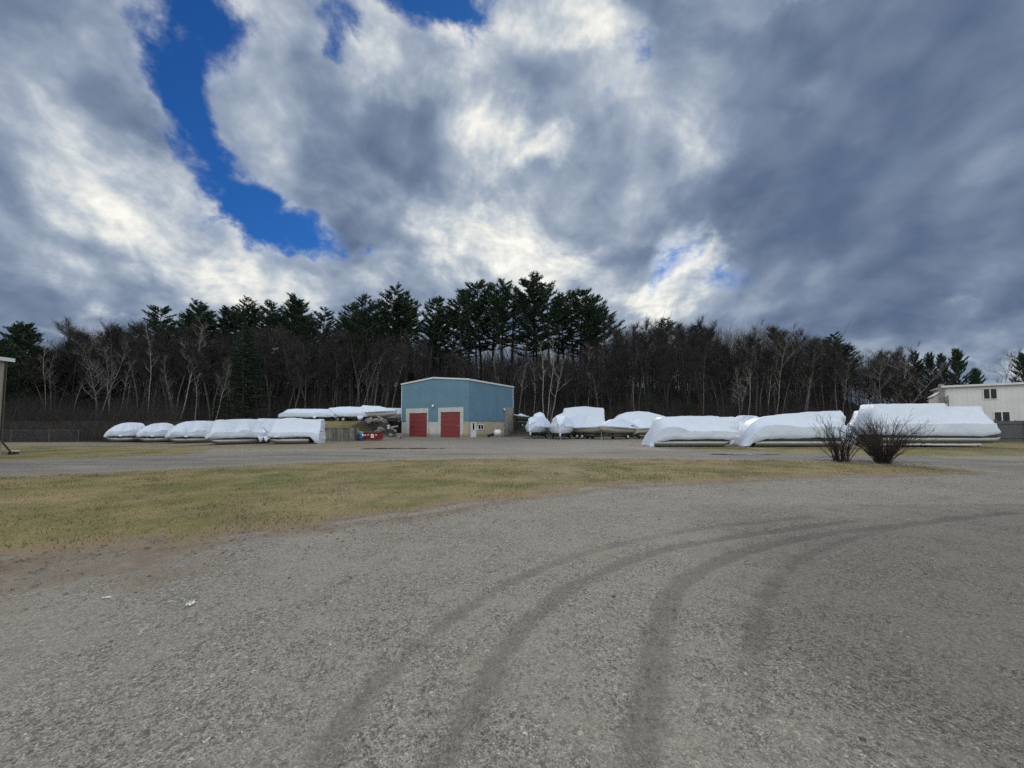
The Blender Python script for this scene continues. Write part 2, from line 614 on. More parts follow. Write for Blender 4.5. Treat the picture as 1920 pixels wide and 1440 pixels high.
def turf_color(n, pos):
    f = n.noise(pos, 0.42, 7, 0.62)
    g = n.noise(pos, 14.0, 5, 0.7)
    base = n.ramp(f, [(0.32, (0.078, 0.086, 0.026)), (0.44, (0.128, 0.120, 0.040)), (0.53, (0.19, 0.156, 0.066)), (0.66, (0.245, 0.187, 0.105))])
    base = n.mix(n.smooth(n.noise(n.vmath('ADD', pos, (3.0, 50.0, 0.0)), 0.3, 4, 0.6), 0.58, 0.70), base, (0.080, 0.098, 0.028))
    sh = n.ramp(g, [(0.25, (0.55, 0.55, 0.5)), (0.5, (1, 1, 1)), (0.75, (1.35, 1.3, 1.15))])
    return n.mix(1.0, base, sh, 'MULTIPLY')


def surface_mat(name, kind):
    m = bpy.data.materials.new(name)
    m.use_nodes = True
    m.node_tree.nodes.clear()
    n = NT(m.node_tree)
    b = n.new('ShaderNodeBsdfPrincipled')
    o = n.new('ShaderNodeOutputMaterial')
    n.l.new(b.outputs[0], o.inputs[0])
    b.inputs['Specular IOR Level'].default_value = 0.25
    g = n.new('ShaderNodeNewGeometry')
    pos = g.outputs['Position']
    rag = n.math('SUBTRACT', n.noise(pos, 1.5, 9, 0.72), 0.5)
    stone, gr, pt = stone_color(n, pos)
    dirt = dirt_color(n, pos)
    turf = turf_color(n, pos)
    rough = 0.9
    if kind == 'ground':
        tr = n.attr('track')
        packed = n.mix(0.75, n.mix(1.0, stone, (0.55, 0.55, 0.55), 'MULTIPLY'), (0.108, 0.100, 0.088))
        trm = n.smooth(n.math('ADD', tr, n.math('MULTIPLY', rag, 1.5)), 0.25, 0.85)
        c = n.mix(n.math('MULTIPLY', trm, 0.56), stone, packed)
        wet = n.smooth(n.math('ADD', n.attr('tone_drop'), n.math('MULTIPLY', rag, 0.7)), 0.2, 0.9)  # ragged mask of a darker tone, growing towards the camera and the right
        c = n.mix(n.math('MULTIPLY', wet, 0.6), c, n.mix(1.0, c, (0.48, 0.48, 0.49), 'MULTIPLY'))
        d = n.smooth(n.math('ADD', n.attr('dirt'), n.math('MULTIPLY', rag, 1.3)), 0.30, 0.72)
        c = n.mix(d, c, dirt)
        t = n.smooth(n.math('ADD', n.attr('turf'), n.math('MULTIPLY', rag, 1.4)), 0.38, 0.62)
        c = n.mix(t, c, turf)
        f = n.attr('wood')
        leaf = n.ramp(n.noise(pos, 1.1, 8, 0.7), [(0.3, (0.012, 0.010, 0.008)), (0.6, (0.035, 0.026, 0.019)), (0.75, (0.06, 0.04, 0.027))])
        c = n.mix(f, c, leaf)
    elif kind == 'lawn':
        e = n.attr('edge')
        er = n.math('ADD', e, n.math('MULTIPLY', rag, 1.9))
        bare = n.mix(0.85, stone, dirt)
        straw = n.mix(n.noise(pos, 20, 4, 0.7), (0.13, 0.092, 0.055), (0.27, 0.205, 0.125))
        c = n.mix(n.smooth(er, 0.10, 0.60), bare, straw)
        c = n.mix(n.smooth(er, 0.35, 1.25), c, turf)
        worn = n.smooth(n.noise(n.vmath('ADD', pos, (9.0, 0.0, 0.0)), 0.33, 8, 0.74), 0.47, 0.66)
        c = n.mix(n.math('MULTIPLY', worn, 0.75), c, straw)
    else:
        tar = n.ramp(n.noise(n.mapping(pos, (0.25, 1, 1)), 0.9, 8, 0.65), [(0.3, (0.105, 0.100, 0.092)), (0.5, (0.155, 0.147, 0.133)), (0.66, (0.215, 0.20, 0.178))])
        tar = n.mix(1.0, tar, n.ramp(gr, [(0, (0.72, 0.72, 0.72)), (1, (1.28, 1.27, 1.25))]), 'MULTIPLY')
        e = n.math('ADD', n.attr('edge'), n.math('MULTIPLY', rag, 3.6))
        c = n.mix(n.smooth(e, 0.1, 1.9), n.mix(0.6, stone, dirt), tar)
        lot = n.smooth(n.math('ADD', n.attr('lot'), n.math('MULTIPLY', rag, 1.6)), 0.3, 0.7)
        c = n.mix(n.math('MULTIPLY', lot, 0.6), c, n.mix(0.35, stone, (0.23, 0.195, 0.155)))
        wet = n.smooth(n.noise(n.mapping(pos, (0.12, 0.6, 1), (4.0, 2.0, 0.0)), 0.6, 6, 0.6), 0.55, 0.66)
        c = n.mix(n.math('MULTIPLY', wet, 0.55), c, n.mix(1.0, c, (0.5, 0.5, 0.52), 'MULTIPLY'))
    n.put(b.inputs['Base Color'], c)
    b.inputs['Roughness'].default_value = rough
    bn = n.new('ShaderNodeBump')
    bn.inputs['Strength'].default_value = 0.75 if kind == 'ground' else 0.6
    bn.inputs['Distance'].default_value = 0.012
    hgt = n.math('ADD', n.math('MULTIPLY', gr, 0.85), n.math('ADD', n.math('MULTIPLY', n.noise(pos, 48, 4, 0.7), 1.0), n.math('MULTIPLY', pt, 2.0)))
    n.l.new(hgt, bn.inputs['Height'])
    n.l.new(bn.outputs[0], b.inputs['Normal'])
    return m


def micro_z(x, y):
    return (0.010 * vfbm(x * 1.1, y * 1.1, 21) + 0.012 * vfbm(x * 3.1, y * 3.1, 22, 3)) * (1 - sstep(9, 15, y)) * (y > 0)


def add_attr(me, name, val):
    a = me.attributes.new(name, 'FLOAT', 'POINT')
    a.data.foreach_set('value', np.ascontiguousarray(val, dtype=np.float32).ravel())


def graded(stops):
    """Coordinates whose spacing follows (position, spacing) stops."""
    out = [stops[0][0]]
    while out[-1] < stops[-1][0]:
        p = out[-1]
        for (a, s), (b, s2) in zip(stops[:-1], stops[1:]):
            if a <= p < b or (b, s2) == stops[-1]:
                t = min(1, max(0, (p - a) / (b - a)))
                out.append(p + s + (s2 - s) * t)
                break
    return np.array(out)


ys = graded([(-60, 12), (-4, 1.0), (1.0, 0.06), (9, 0.07), (16, 0.22), (40, 0.5), (70, 1.2), (150, 3), (600, 30), (3000, 300)])
xs = graded([(-3000, 300), (-300, 20), (-80, 2.0), (-20, 0.6), (-9, 0.11), (9, 0.11), (20, 0.6), (80, 2.0), (300, 20), (3000, 300)])
GX, GY = np.meshgrid(xs, ys)
gx, gy = GX.ravel(), GY.ravel()
track = np.zeros(gx.shape)
ridge = np.zeros(gx.shape)
for pix, hw, st in TRACKS:
    line = catmull(gpoly(pix), 6)
    sel = (gy > 0) & (gy < 30) & (abs(gx) < 32)
    d = seg_dist(gx[sel], gy[sel], line)
    fade = 1 - 0.7 * sstep(6.0, 13.0, gy[sel])
    track[sel] = np.maximum(track[sel], st * fade * (1 - sstep(hw * 0.4, hw * 1.6, d)))
    ridge[sel] += st * np.exp(-((d - hw * 1.7) / (hw * 0.5)) ** 2)
Z = height(gx, gy)
micro = micro_z(gx, gy)
Z = Z + micro * (1 - 0.6 * track) - 0.014 * track + 0.008 * np.clip(ridge, 0, 1)
n_y, n_x = GX.shape
idx = np.arange(n_x * n_y).reshape(n_y, n_x)
quads = np.stack([idx[:-1, :-1], idx[:-1, 1:], idx[1:, 1:], idx[1:, :-1]], -1).reshape(-1, 4)
gme = np_mesh("ground", np.stack([gx, gy, Z], -1), quads, 4, True)
lawn_d = inside_dist(gx, gy, lawn_poly)
uu = gx / np.maximum(gy, 5)
# brown earth along the lawn's near edge, round the boats and before the building
dirt = 0.60 * (1 - sstep(0.0, 0.7, -lawn_d)) * (lawn_d < 0.2) * (gy < 17)
dirt = np.maximum(dirt, 0.55 * (1 - sstep(0.5, 3.0, np.hypot((gx + 5.6) / 1.6, gy - 4.6))))
dirt = np.maximum(dirt, (0.36 + 0.22 * sstep(-0.15, -0.42, uu)) * sstep(24, 28, gy) * sstep(0.42, 0.18, uu))
dirt = np.maximum(dirt, 0.40 * sstep(40, 44, gy))
turf = 0.62 * sstep(16, 18.5, gy) * (1 - sstep(30, 33, gy)) * (1 - sstep(-0.86, -0.62, uu))
turf = np.maximum(turf, 0.62 * sstep(19, 21, gy) * sstep(0.34, 0.52, uu))
turf = np.maximum(turf, 0.85 * sstep(40.4, 41.5, gy) * (1 - sstep(48, 50, gy)) * (gx < -16.0) * (gx > -60))
turf = np.maximum(turf, 0.45 * sstep(26, 30, gy) * sstep(0.1, 0.3, uu))
turf = np.maximum(turf, 0.40 * sstep(20, 24, gy) * sstep(-0.15, -0.42, uu))
turf = turf * (1 - 0.8 * (gy > 36) * (gx < -31))
wood = sstep(53, 58, gy) * (uu < 1.1) * ((gx > 1.0 - (61 - gy) * 0.5) | (gy > 62) | (gx < -19))
wood = np.maximum(wood, sstep(36.5, 38.5, gy) * (uu < -0.86))
wood = np.maximum(wood, sstep(43, 47, gy) * (uu < -0.2) * (gx < -30))
wood = np.maximum(wood, 0.9 * sstep(0.1, 0.8, Z) * (gx > -18.0) * (gx < -9) * (gy > 42) * (gy < 60))
tone_drop = 0.75 * sstep(0.3, 5, gx) * sstep(10, 3, gy) + 0.5 * np.exp(-(((gx - 3.2) / 2.2) ** 2 + ((gy - 2.6) / 1.6) ** 2)) + 0.35 * sstep(5, 12, gx) * (gy < 14) + 0.30 * sstep(1.2, 4.0, gx) * (gy < 8)
for a, v in (('track', track), ('dirt', dirt), ('turf', turf), ('wood', wood), ('tone_drop', tone_drop)):
    add_attr(gme, a, v)
GROUND_MAT = surface_mat("crushed_stone_ground", 'ground')
tag(link("ground", gme, GROUND_MAT), "grey crushed stone lot with curving wheel tracks, brown earth and leaf litter further off", "ground", kind='structure')


def sheet(name, poly, res_x, res_y, off, m, label, rag=0.35, rscale=1.2):
    x0, y0 = poly.min(0) - 1
    x1, y1 = poly.max(0) + 1
    X, Y = np.meshgrid(np.arange(x0, x1, res_x), np.arange(y0, y1, res_y))
    x, y = X.ravel(), Y.ravel()
    d = inside_dist(x, y, poly) + rag * vfbm(x * rscale, y * rscale, 40, 5)
    keep = (d > 0).reshape(X.shape)
    q = keep[:-1, :-1] & keep[:-1, 1:] & keep[1:, 1:] & keep[1:, :-1]
    ii = np.arange(x.size).reshape(X.shape)
    f = np.stack([ii[:-1, :-1], ii[:-1, 1:], ii[1:, 1:], ii[1:, :-1]], -1)[q]
    used = np.unique(f)
    remap = np.full(x.size, -1)
    remap[used] = np.arange(used.size)
    x, y, d = x[used], y[used], d[used]
    z = height(x, y) + off(x, y, d)
    me = np_mesh(name, np.stack([x, y, z], -1), remap[f], 4, True)
    add_attr(me, 'edge', d)
    return tag(link(name, me, m), label, name, kind='structure'), me, x, y, d


LAWN_MAT = surface_mat("dormant_turf", 'lawn')
ROAD_MAT = surface_mat("worn_asphalt", 'road')
_, rme, rx, ry, rd = sheet("road", road_poly, 0.22, 0.14, lambda x, y, d: micro_z(x, y) - 0.012 + 0.022 * sstep(0, 0.6, d), ROAD_MAT, "worn grey asphalt road behind the lawn, wet in places", 0.9, 0.5)
add_attr(rme, 'lot', sstep(21, 27, ry) * (1 - sstep(0.15, 0.4, rx / ry)))
_, lme, lx, ly, ld = sheet("lawn", lawn_poly, 0.10, 0.09, lambda x, y, d: micro_z(x, y) - 0.014 + 0.022 * sstep(0, 0.35, d) + 0.03 * sstep(0.2, 1.5, d) + 0.035 * sstep(0.3, 2, d) * vfbm(x * 0.9, y * 0.9, 33, 4), LAWN_MAT, "yellowed winter lawn island between gravel lot and road", 0.75, 0.9)


# grass blades: one countless stuff
def blades(name, x, y, z, hgt, wid, cols, label, m):
    n_ = len(x)
    a = RNG.uniform(0, 2 * np.pi, n_)
    lean = RNG.uniform(0.2, 1.1, n_) * hgt
    la = RNG.uniform(0, 2 * np.pi, n_)
    ca, sa = np.cos(a) * wid / 2, np.sin(a) * wid / 2
    v = np.empty((n_, 3, 3))
    v[:, 0] = np.stack([x - ca, y - sa, z], -1)
    v[:, 1] = np.stack([x + ca, y + sa, z], -1)
    v[:, 2] = np.stack([x + np.cos(la) * lean, y + np.sin(la) * lean, z + hgt], -1)
    me = np_mesh(name, v.reshape(-1, 3), np.arange(n_ * 3).reshape(-1, 3), 3)
    add_attr(me, 'tint', np.repeat(cols, 3))
    return tag(link(name, me, m), label, name.replace('_', ' '), kind='stuff')


def tint_mat(name, stops, rough=0.8):
    m = bpy.data.materials.new(name)
    m.use_nodes = True
    m.node_tree.nodes.clear()
    n = NT(m.node_tree)
    b = n.new('ShaderNodeBsdfPrincipled')
    o = n.new('ShaderNodeOutputMaterial')
    n.l.new(b.outputs[0], o.inputs[0])
    b.inputs['Roughness'].default_value = rough
    b.inputs['Specular IOR Level'].default_value = 0.2
    n.put(b.inputs['Base Color'], n.ramp(n.attr('tint'), stops))
    return m


sel = RNG.random(len(lx)) < np.clip((ld - 0.05) / 0.8, 0, 1) * 1.0
k_ = 3
bx = np.repeat(lx[sel], k_) + RNG.uniform(-.06, .06, sel.sum() * k_)
by = np.repeat(ly[sel], k_) + RNG.uniform(-.06, .06, sel.sum() * k_)
view = (abs(bx / by) < 1.45) & (by > 4)
clump = vfbm(bx * 2.2, by * 2.2, 71, 4)
view &= (RNG.random(len(bx)) < 0.30 + 0.9 * (clump + 0.3))
bx, by, clump = bx[view], by[view], clump[view]
bzz = height(bx, by) + 0.04 + 0.035 * vfbm(bx * 0.9, by * 0.9, 33, 4)
big = vfbm(bx * 0.35, by * 0.35, 77, 4)
GRASS_MAT = tint_mat("dry_grass_blades", [(0.0, (0.062, 0.072, 0.020)), (0.35, (0.122, 0.116, 0.038)), (0.6, (0.20, 0.158, 0.068)), (1.0, (0.29, 0.22, 0.125))])
blades("grass", bx, by, bzz - 0.01, RNG.uniform(.02, .06, len(bx)) * (1 + 1.2 * clump), RNG.uniform(.006, .015, len(bx)),
       np.clip(0.5 + 0.9 * big + RNG.normal(0, .24, len(bx)), 0, 1), "short yellow green winter grass of the lawn island", GRASS_MAT)

# loose stones and leaf scraps
def scatter_stones(name, x, y, r, m, label):
    base = np.array([(1, 0, 0), (-1, 0, 0), (0, 1, 0), (0, -1, 0), (0, 0, 1), (0, 0, -1)], float)
    f0 = np.array([(0, 2, 4), (2, 1, 4), (1, 3, 4), (3, 0, 4), (2, 0, 5), (1, 2, 5), (3, 1, 5), (0, 3, 5)])
    n_ = len(x)
    v = base[None] * (r[:, None, None] * RNG.uniform(.55, 1.25, (n_, 6, 1))) + RNG.normal(0, .16, (n_, 6, 3)) * r[:, None, None]
    a = RNG.uniform(0, 6.28, n_)
    c, s = np.cos(a)[:, None], np.sin(a)[:, None]
    vx, vy = v[..., 0] * c - v[..., 1] * s, v[..., 0] * s + v[..., 1] * c
    z = np.array([0.0])
    v = np.stack([vx + x[:, None], vy + y[:, None], v[..., 2] * 0.6 + (height(x, y) + r * 0.22)[:, None]], -1)
    f = (f0[None] + 6 * np.arange(n_)[:, None, None]).reshape(-1, 3)
    me = np_mesh(name, v.reshape(-1, 3), f, 3)
    add_attr(me, 'tint', np.repeat(RNG.beta(2, 2.6, n_), 6))
    return tag(link(name, me, m), label, name, kind='stuff')


N = 24000
sy = 1.2 + 13 * RNG.random(N) ** 1.7
sx = sy * RNG.uniform(-1.5, 1.5, N)
dens_ = vfbm(sx * .8, sy * .8, 55, 4) + 0.25 * (sx > 1.5)
ok = (dens_ > -0.22) & (inside_dist(sx, sy, lawn_poly) < 0.2)
on_track = np.zeros(N)
for pix, hw, st in TRACKS:
    on_track = np.maximum(on_track, seg_dist(sx, sy, catmull(gpoly(pix), 6)) < hw)
ok &= (on_track < 0.5) | (RNG.random(N) < 0.25)
sx, sy = sx[ok], sy[ok]
STONE_MAT = tint_mat("loose_stone", [(0, (0.07, 0.067, 0.062)), (0.4, (0.2, 0.19, 0.175)), (0.75, (0.28, 0.26, 0.23)), (0.93, (0.34, 0.32, 0.285)), (1, (0.55, 0.53, 0.49))], 0.9)
scatter_stones("gravel", sx, sy, 0.0028 + 0.0045 * RNG.random(len(sx)) ** 2.2 + 0.014 * (RNG.random(len(sx)) < 0.010), STONE_MAT, "loose grey stones lying on the crushed stone lot")


def flakes(name, x, y, size, m, label, lift=0.006):
    n_ = len(x)
    a = RNG.uniform(0, 6.28, n_)
    l, w = size, size * RNG.uniform(.3, .7, n_)
    q = np.array([(-1, 0), (0, -1), (1, 0), (0, 1)], float)
    px_, py_ = q[None, :, 0] * l[:, None], q[None, :, 1] * w[:, None]
    c, s = np.cos(a)[:, None], np.sin(a)[:, None]
    z = height(x, y)[:, None] + lift + RNG.uniform(0, 1, (n_, 4)) * (size * 0.6)[:, None]
    v = np.stack([x[:, None] + px_ * c - py_ * s, y[:, None] + px_ * s + py_ * c, z], -1)
    me = np_mesh(name, v.reshape(-1, 3), np.arange(n_ * 4).reshape(-1, 4), 4)
    add_attr(me, 'tint', np.repeat(RNG.random(n_), 4))
    return tag(link(name, me, m), label, name.replace('_', ' '), kind='stuff')


near = gpoly(LAWN_NEAR)
t = RNG.random(4600)
line = catmull(near, 12)
p = line[(t * (len(line) - 1)).astype(int)] + RNG.normal(0, 0.25, (4600, 2))
off_ = RNG.exponential(1.25, 4600) * RNG.choice([-1, 1], 4600, p=[.76, .24])
fx, fy = p[:, 0] + 0.15 * off_, p[:, 1] + off_
ok = (fy > 2) & (vfbm(fx * 1.1, fy * 1.1, 91, 3) > -0.2)
LEAF_MAT = tint_mat("dead_leaf", [(0, (0.06, 0.046, 0.035)), (0.5, (0.12, 0.085, 0.058)), (1, (0.22, 0.155, 0.10))])
flakes("leaf_litter", fx[ok], fy[ok], RNG.uniform(.008, .028, ok.sum()), LEAF_MAT, "brown leaf scraps strewn along the lawn's ragged edge")


for px_, py_ in ((1577, 866), (1656, 869)):
    c_ = gnd(px_, py_)
    fx, fy = c_.x + RNG.normal(0, .75, 420), c_.y + RNG.normal(0, .6, 420)
    flakes("leaf_litter", fx, fy, RNG.uniform(.015, .05, 420), LEAF_MAT, "dead leaves gathered round the foot of the bare shrubs", 0.045)


def blot(name, px, py, rx, ry, m, label, cat, seed, lift):
    """A flat irregular sheet lying on the ground, centred under a photograph pixel; radii in metres."""
    c = gnd(px, py)
    pts = []
    for k2 in range(56):
        a = 2 * math.pi * k2 / 56
        r = 1 + 0.55 * mnoise.noise((math.cos(a) * 1.5, math.sin(a) * 1.5, seed)) + 0.2 * mnoise.noise((math.cos(a) * 5, math.sin(a) * 5, seed))
        x, y = c.x + math.cos(a) * rx * r, c.y + math.sin(a) * ry * r
        pts.append((x, y, hz(x, y) + lift))
    me = mesh(name, pts, [tuple(range(56))])
    return tag(link(name, me, m), label, cat, kind='structure')


WATER = mat("puddle_water", (0.02, 0.02, 0.02), 0.03, 0, 0.1, spec=0.6)
blot("puddle", 760, 841.0, 3.1, 0.42, WATER, "long shallow puddle mirroring the red doors", "puddle", 1.3, 0.030)
blot("puddle", 700, 842.0, 1.2, 0.20, WATER, "small puddle at the end of the long one", "puddle", 8.3, 0.030)
blot("puddle", 1385, 852.5, 1.7, 0.34, WATER, "dark puddle on the road before the wrapped boats", "puddle", 4.1, 0.030)
blot("puddle", 1545, 857.0, 0.65, 0.14, WATER, "small bright puddle on the road by the bare shrub", "puddle", 6.4, 0.030)
# ------------------------------------------------------------------ woody plants
def bark_mat(name, lo, hi, marks=False):
    def b(n, t, c, bs):
        v = n.mapping(t.outputs['Object'], (1, 1, 0.25))
        c = n.ramp(n.noise(v, 6.0, 6, 0.65), [(0.3, lo), (0.7, hi)])
        if marks:
            k2 = n.smooth(n.noise(n.mapping(t.outputs['Object'], (0.6, 0.6, 2.2)), 2.4, 5, 0.7), 0.56, 0.66)
            c = n.mix(k2, c, (0.05, 0.045, 0.04))
        oi = n.new('ShaderNodeObjectInfo')
        return n.mix(1.0, c, n.ramp(oi.outputs['Random'], [(0, (0.7, 0.7, 0.72)), (1, (1.3, 1.25, 1.2))]), 'MULTIPLY')
    return mat(name, lo, 0.9, build=b, spec=0.2)


BARK = bark_mat("dark_bark", (0.026, 0.024, 0.0225), (0.066, 0.061, 0.057))
BARK2 = bark_mat("grey_bark", (0.07, 0.066, 0.061), (0.17, 0.16, 0.15))
BIRCH = bark_mat("birch_bark", (0.24, 0.23, 0.215), (0.42, 0.405, 0.38), True)
TWIG = bark_mat("twigs", (0.021, 0.0195, 0.0188), (0.048, 0.0445, 0.043))
PALETWIG = bark_mat("pale_twigs", (0.055, 0.052, 0.050), (0.12, 0.113, 0.108))
GREYBIRCH = bark_mat("grey_birch_bark", (0.17, 0.163, 0.153), (0.36, 0.345, 0.325), True)


def leaf_mat(name, stops):
    def b(n, t, c, bs):
        oi = n.new('ShaderNodeObjectInfo')
        c = n.ramp(n.noise(t.outputs['Object'], 0.9, 5, 0.65), stops)
        return n.mix(1.0, c, n.ramp(oi.outputs['Random'], [(0, (0.7, 0.72, 0.75)), (1, (1.25, 1.25, 1.1))]), 'MULTIPLY')
    return mat(name, (0.03, 0.05, 0.03), 0.75, build=b, spec=0.25)


NEEDLE = leaf_mat("pine_needles", [(0.3, (0.010, 0.022, 0.014)), (0.5, (0.020, 0.040, 0.022)), (0.7, (0.036, 0.062, 0.030))])
RUST = leaf_mat("oak_leaves", [(0.3, (0.045, 0.020, 0.014)), (0.5, (0.085, 0.036, 0.024)), (0.7, (0.13, 0.060, 0.035))])


class Wood:
    """Builds a trunk mesh (tubes) and a twig mesh (slender triangles)."""

    def __init__(self, seed):
        self.r = random.Random(seed)
        self.tr = MB()
        self.tw_v = []
        self.lf = []

    def limb(self, p, d, length, r0, r1, seg, wob, rise=0.0, n=5):
        pts, rad = [p.copy()], [r0]
        d = d.normalized()
        for i in range(seg):
            d = (d + Vector((self.r.gauss(0, wob), self.r.gauss(0, wob), self.r.gauss(0, wob * 0.6) + rise))).normalized()
            p = p + d * (length / seg)
            pts.append(p)
            rad.append(r0 + (r1 - r0) * (i + 1) / seg)
        self.tr.tube(pts, rad, n, caps=False)
        return pts, d

    def twig(self, p, d, length, w):
        d = d.normalized()
        s = d.cross(Vector((self.r.gauss(0, 1), self.r.gauss(0, 1), self.r.gauss(0, 1))))
        if s.length < 1e-3:
            return
        s = s.normalized() * w / 2
        bend = Vector((self.r.gauss(0, .12), self.r.gauss(0, .12), self.r.gauss(0.05, .12))) * length
        m = p + d * length * 0.5 + bend * 0.4
        e = p + d * length + bend
        self.tw_v += [p - s, p + s, m + s * 0.7, m - s * 0.7, m - s * 0.7, m + s * 0.7, e + s * 0.25, e - s * 0.25]

    def leafq(self, p, u, v):
        self.lf += [p - u - v * 0.35, p - u * 0.2 + v * 0.5, p + u + v * 0.1, p + u * 0.1 - v * 0.6]

    def meshes(self, name):
        t = mesh(name + "_trunk", self.tr.v, self.tr.f, self.tr.s)
        q = self.tw_v
        w = np_mesh(name + "_twigs", np.array([tuple(x) for x in q]), np.arange(len(q)).reshape(-1, 4), 4) if q else None
        l = np_mesh(name + "_leaves", np.array([tuple(x) for x in self.lf]), np.arange(len(self.lf)).reshape(-1, 4), 4) if self.lf else None
        return t, w, l


def rand_dir(r, up=0.0):
    a = r.uniform(0, 6.283)
    z = r.uniform(-0.3, 1.0) + up
    return Vector((math.cos(a), math.sin(a), z)).normalized()


def hardwood(seed, H=18.0, start=0.42, spread=0.30, trunk_r=0.17, limbs=22, tw=0.028, ntw=26, fork=False, lean=0.0, n_stems=1, twl=1.0):
    w = Wood(seed)
    r = w.r
    for s in range(n_stems):
        a0 = r.uniform(0, 6.28)
        ln = lean + (0.16 if n_stems > 1 else 0.0)
        d0 = Vector((math.cos(a0) * ln, math.sin(a0) * ln, 1))
        h = H * (1.0 if s == 0 else r.uniform(0.75, 1.0))
        base = Vector((math.cos(a0) * 0.3, math.sin(a0) * 0.3, -0.3)) if n_stems > 1 else Vector((0, 0, -0.3))
        pts, _ = w.limb(base, d0, h, trunk_r, 0.02, 14, 0.05, 0.02, 6)
        for i in range(limbs):
            f = start + (1 - start) * (i + r.random()) / limbs
            k2 = min(f * 14, 13.6)
            i0 = int(k2)
            p = pts[i0].lerp(pts[i0 + 1], k2 - i0)
            L = H * spread * (1.15 - 0.75 * f) * r.uniform(0.6, 1.2)
            a = r.uniform(0, 6.28)
            up = r.uniform(0.55, 1.6)
            d = Vector((math.cos(a), math.sin(a), up))
            rr = trunk_r * (1 - f) * 0.45 + 0.018
            lp, ld_ = w.limb(p, d, L, rr, 0.010, 5, 0.16, 0.05, 4)
            subs = 4 + int(L)
            for j in range(subs):
                kk = r.uniform(0.9, 4.9)
                jj = int(kk)
                q = lp[jj].lerp(lp[jj + 1], kk - jj)
                sd_ = ((lp[jj + 1] - lp[jj]).normalized() * 0.9 + rand_dir(r, 0.25) * 0.9).normalized()
                sl_ = L * r.uniform(0.25, 0.55)
                sp, sdd = w.limb(q, sd_, sl_, rr * 0.35 + 0.006, 0.006, 3, 0.2, 0.08, 3)
                for k3 in range(ntw // 6):
                    t = r.uniform(0.2, 2.95)
                    b0 = sp[int(t)].lerp(sp[int(t) + 1], t - int(t))
                    w.twig(b0, sdd * 0.8 + rand_dir(r, 0.35) * 0.9, twl * r.uniform(0.5, 1.3), tw)
            for k3 in range(ntw // 2):
                t = r.uniform(1.0, 4.95)
                b0 = lp[int(t)].lerp(lp[int(t) + 1], t - int(t))
                w.twig(b0, (lp[int(t) + 1] - lp[int(t)]).normalized() * 0.7 + rand_dir(r, 0.4), twl * r.uniform(0.5, 1.4), tw)
    return w


def pine(seed, H=30.0, start=0.5, spread=0.17, dense=1.0, trunk_r=0.30):
    """A white pine: bare lower trunk, whorls of plumed branches that sweep up at their ends."""
    w = Wood(seed)
    r = w.r
    pts, _ = w.limb(Vector((0, 0, -0.4)), Vector((0, 0, 1)), H + 0.4, trunk_r, 0.03, 16, 0.018, 0.03, 7)
    z = start
    while z < 0.985:
        f = (z - start) / (1 - start)
        k2 = min(z * 16, 15.8)
        p = pts[int(k2)].lerp(pts[int(k2) + 1], k2 - int(k2))
        prof = (0.55 + 0.6 * f) if f < 0.35 else (1.0 - 0.86 * ((f - 0.35) / 0.65) ** 1.25)
        nb = r.choice((3, 4, 4, 5))
        a0 = r.uniform(0, 6.28)
        for b in range(nb):
            if r.random() < 0.16:
                continue
            L = H * spread * prof * r.uniform(0.55, 1.25) + 0.25
            a = a0 + 6.28 * b / nb + r.gauss(0, 0.3)
            d = Vector((math.cos(a), math.sin(a), 0.10 + 0.55 * f + r.gauss(0, 0.1)))
            bp, _d = w.limb(p, d, L, 0.05 * (1 - f) + 0.022, 0.012, 5, 0.07, 0.085, 4)
            m = int(L * 6.5 * dense) + 4
            for j in range(m):
                t = 5 * (0.22 + 0.78 * (j + r.random()) / m)
                t = min(t, 4.95)
                q = bp[int(t)].lerp(bp[int(t) + 1], t - int(t))
                ax = (bp[int(t) + 1] - bp[int(t)]).normalized()
                side = ax.cross(Vector((0, 0, 1))).normalized() * r.choice((-1, 1))
                out = (side * r.uniform(0.3, 1.0) + ax * r.uniform(0.5, 1.0) + Vector((0, 0, r.uniform(0.05, 0.55)))).normalized()
                sl_ = r.uniform(0.35, 0.95) * min(1.0, 0.5 + L / 5)
                w.twig(q, out, sl_, 0.02)
                for k3 in range(5):
                    c = q + out * sl_ * (0.25 + 0.8 * k3 / 4) + Vector((r.gauss(0, .07), r.gauss(0, .07), r.gauss(0.03, .06)))
                    u = (out + Vector((r.gauss(0, .55), r.gauss(0, .55), r.gauss(0.25, .45)))).normalized()
                    v = u.cross(Vector((r.gauss(0, 1), r.gauss(0, 1), r.gauss(0, 1)))).normalized()
                    w.leafq(c, u * r.uniform(.16, .30), v * r.uniform(.07, .13))
        z += (0.030 + 0.012 * r.random()) * (1.15 - 0.45 * f)
    for k3 in range(4):     # broken dead stubs under the crown
        zz = r.uniform(start * 0.55, start)
        k2 = zz * 16
        p = pts[int(k2)].lerp(pts[int(k2) + 1], k2 - int(k2))
        a = r.uniform(0, 6.28)
        w.limb(p, Vector((math.cos(a), math.sin(a), 0.1)), r.uniform(0.8, 2.4), 0.03, 0.008, 3, 0.15, 0, 3)
    return w


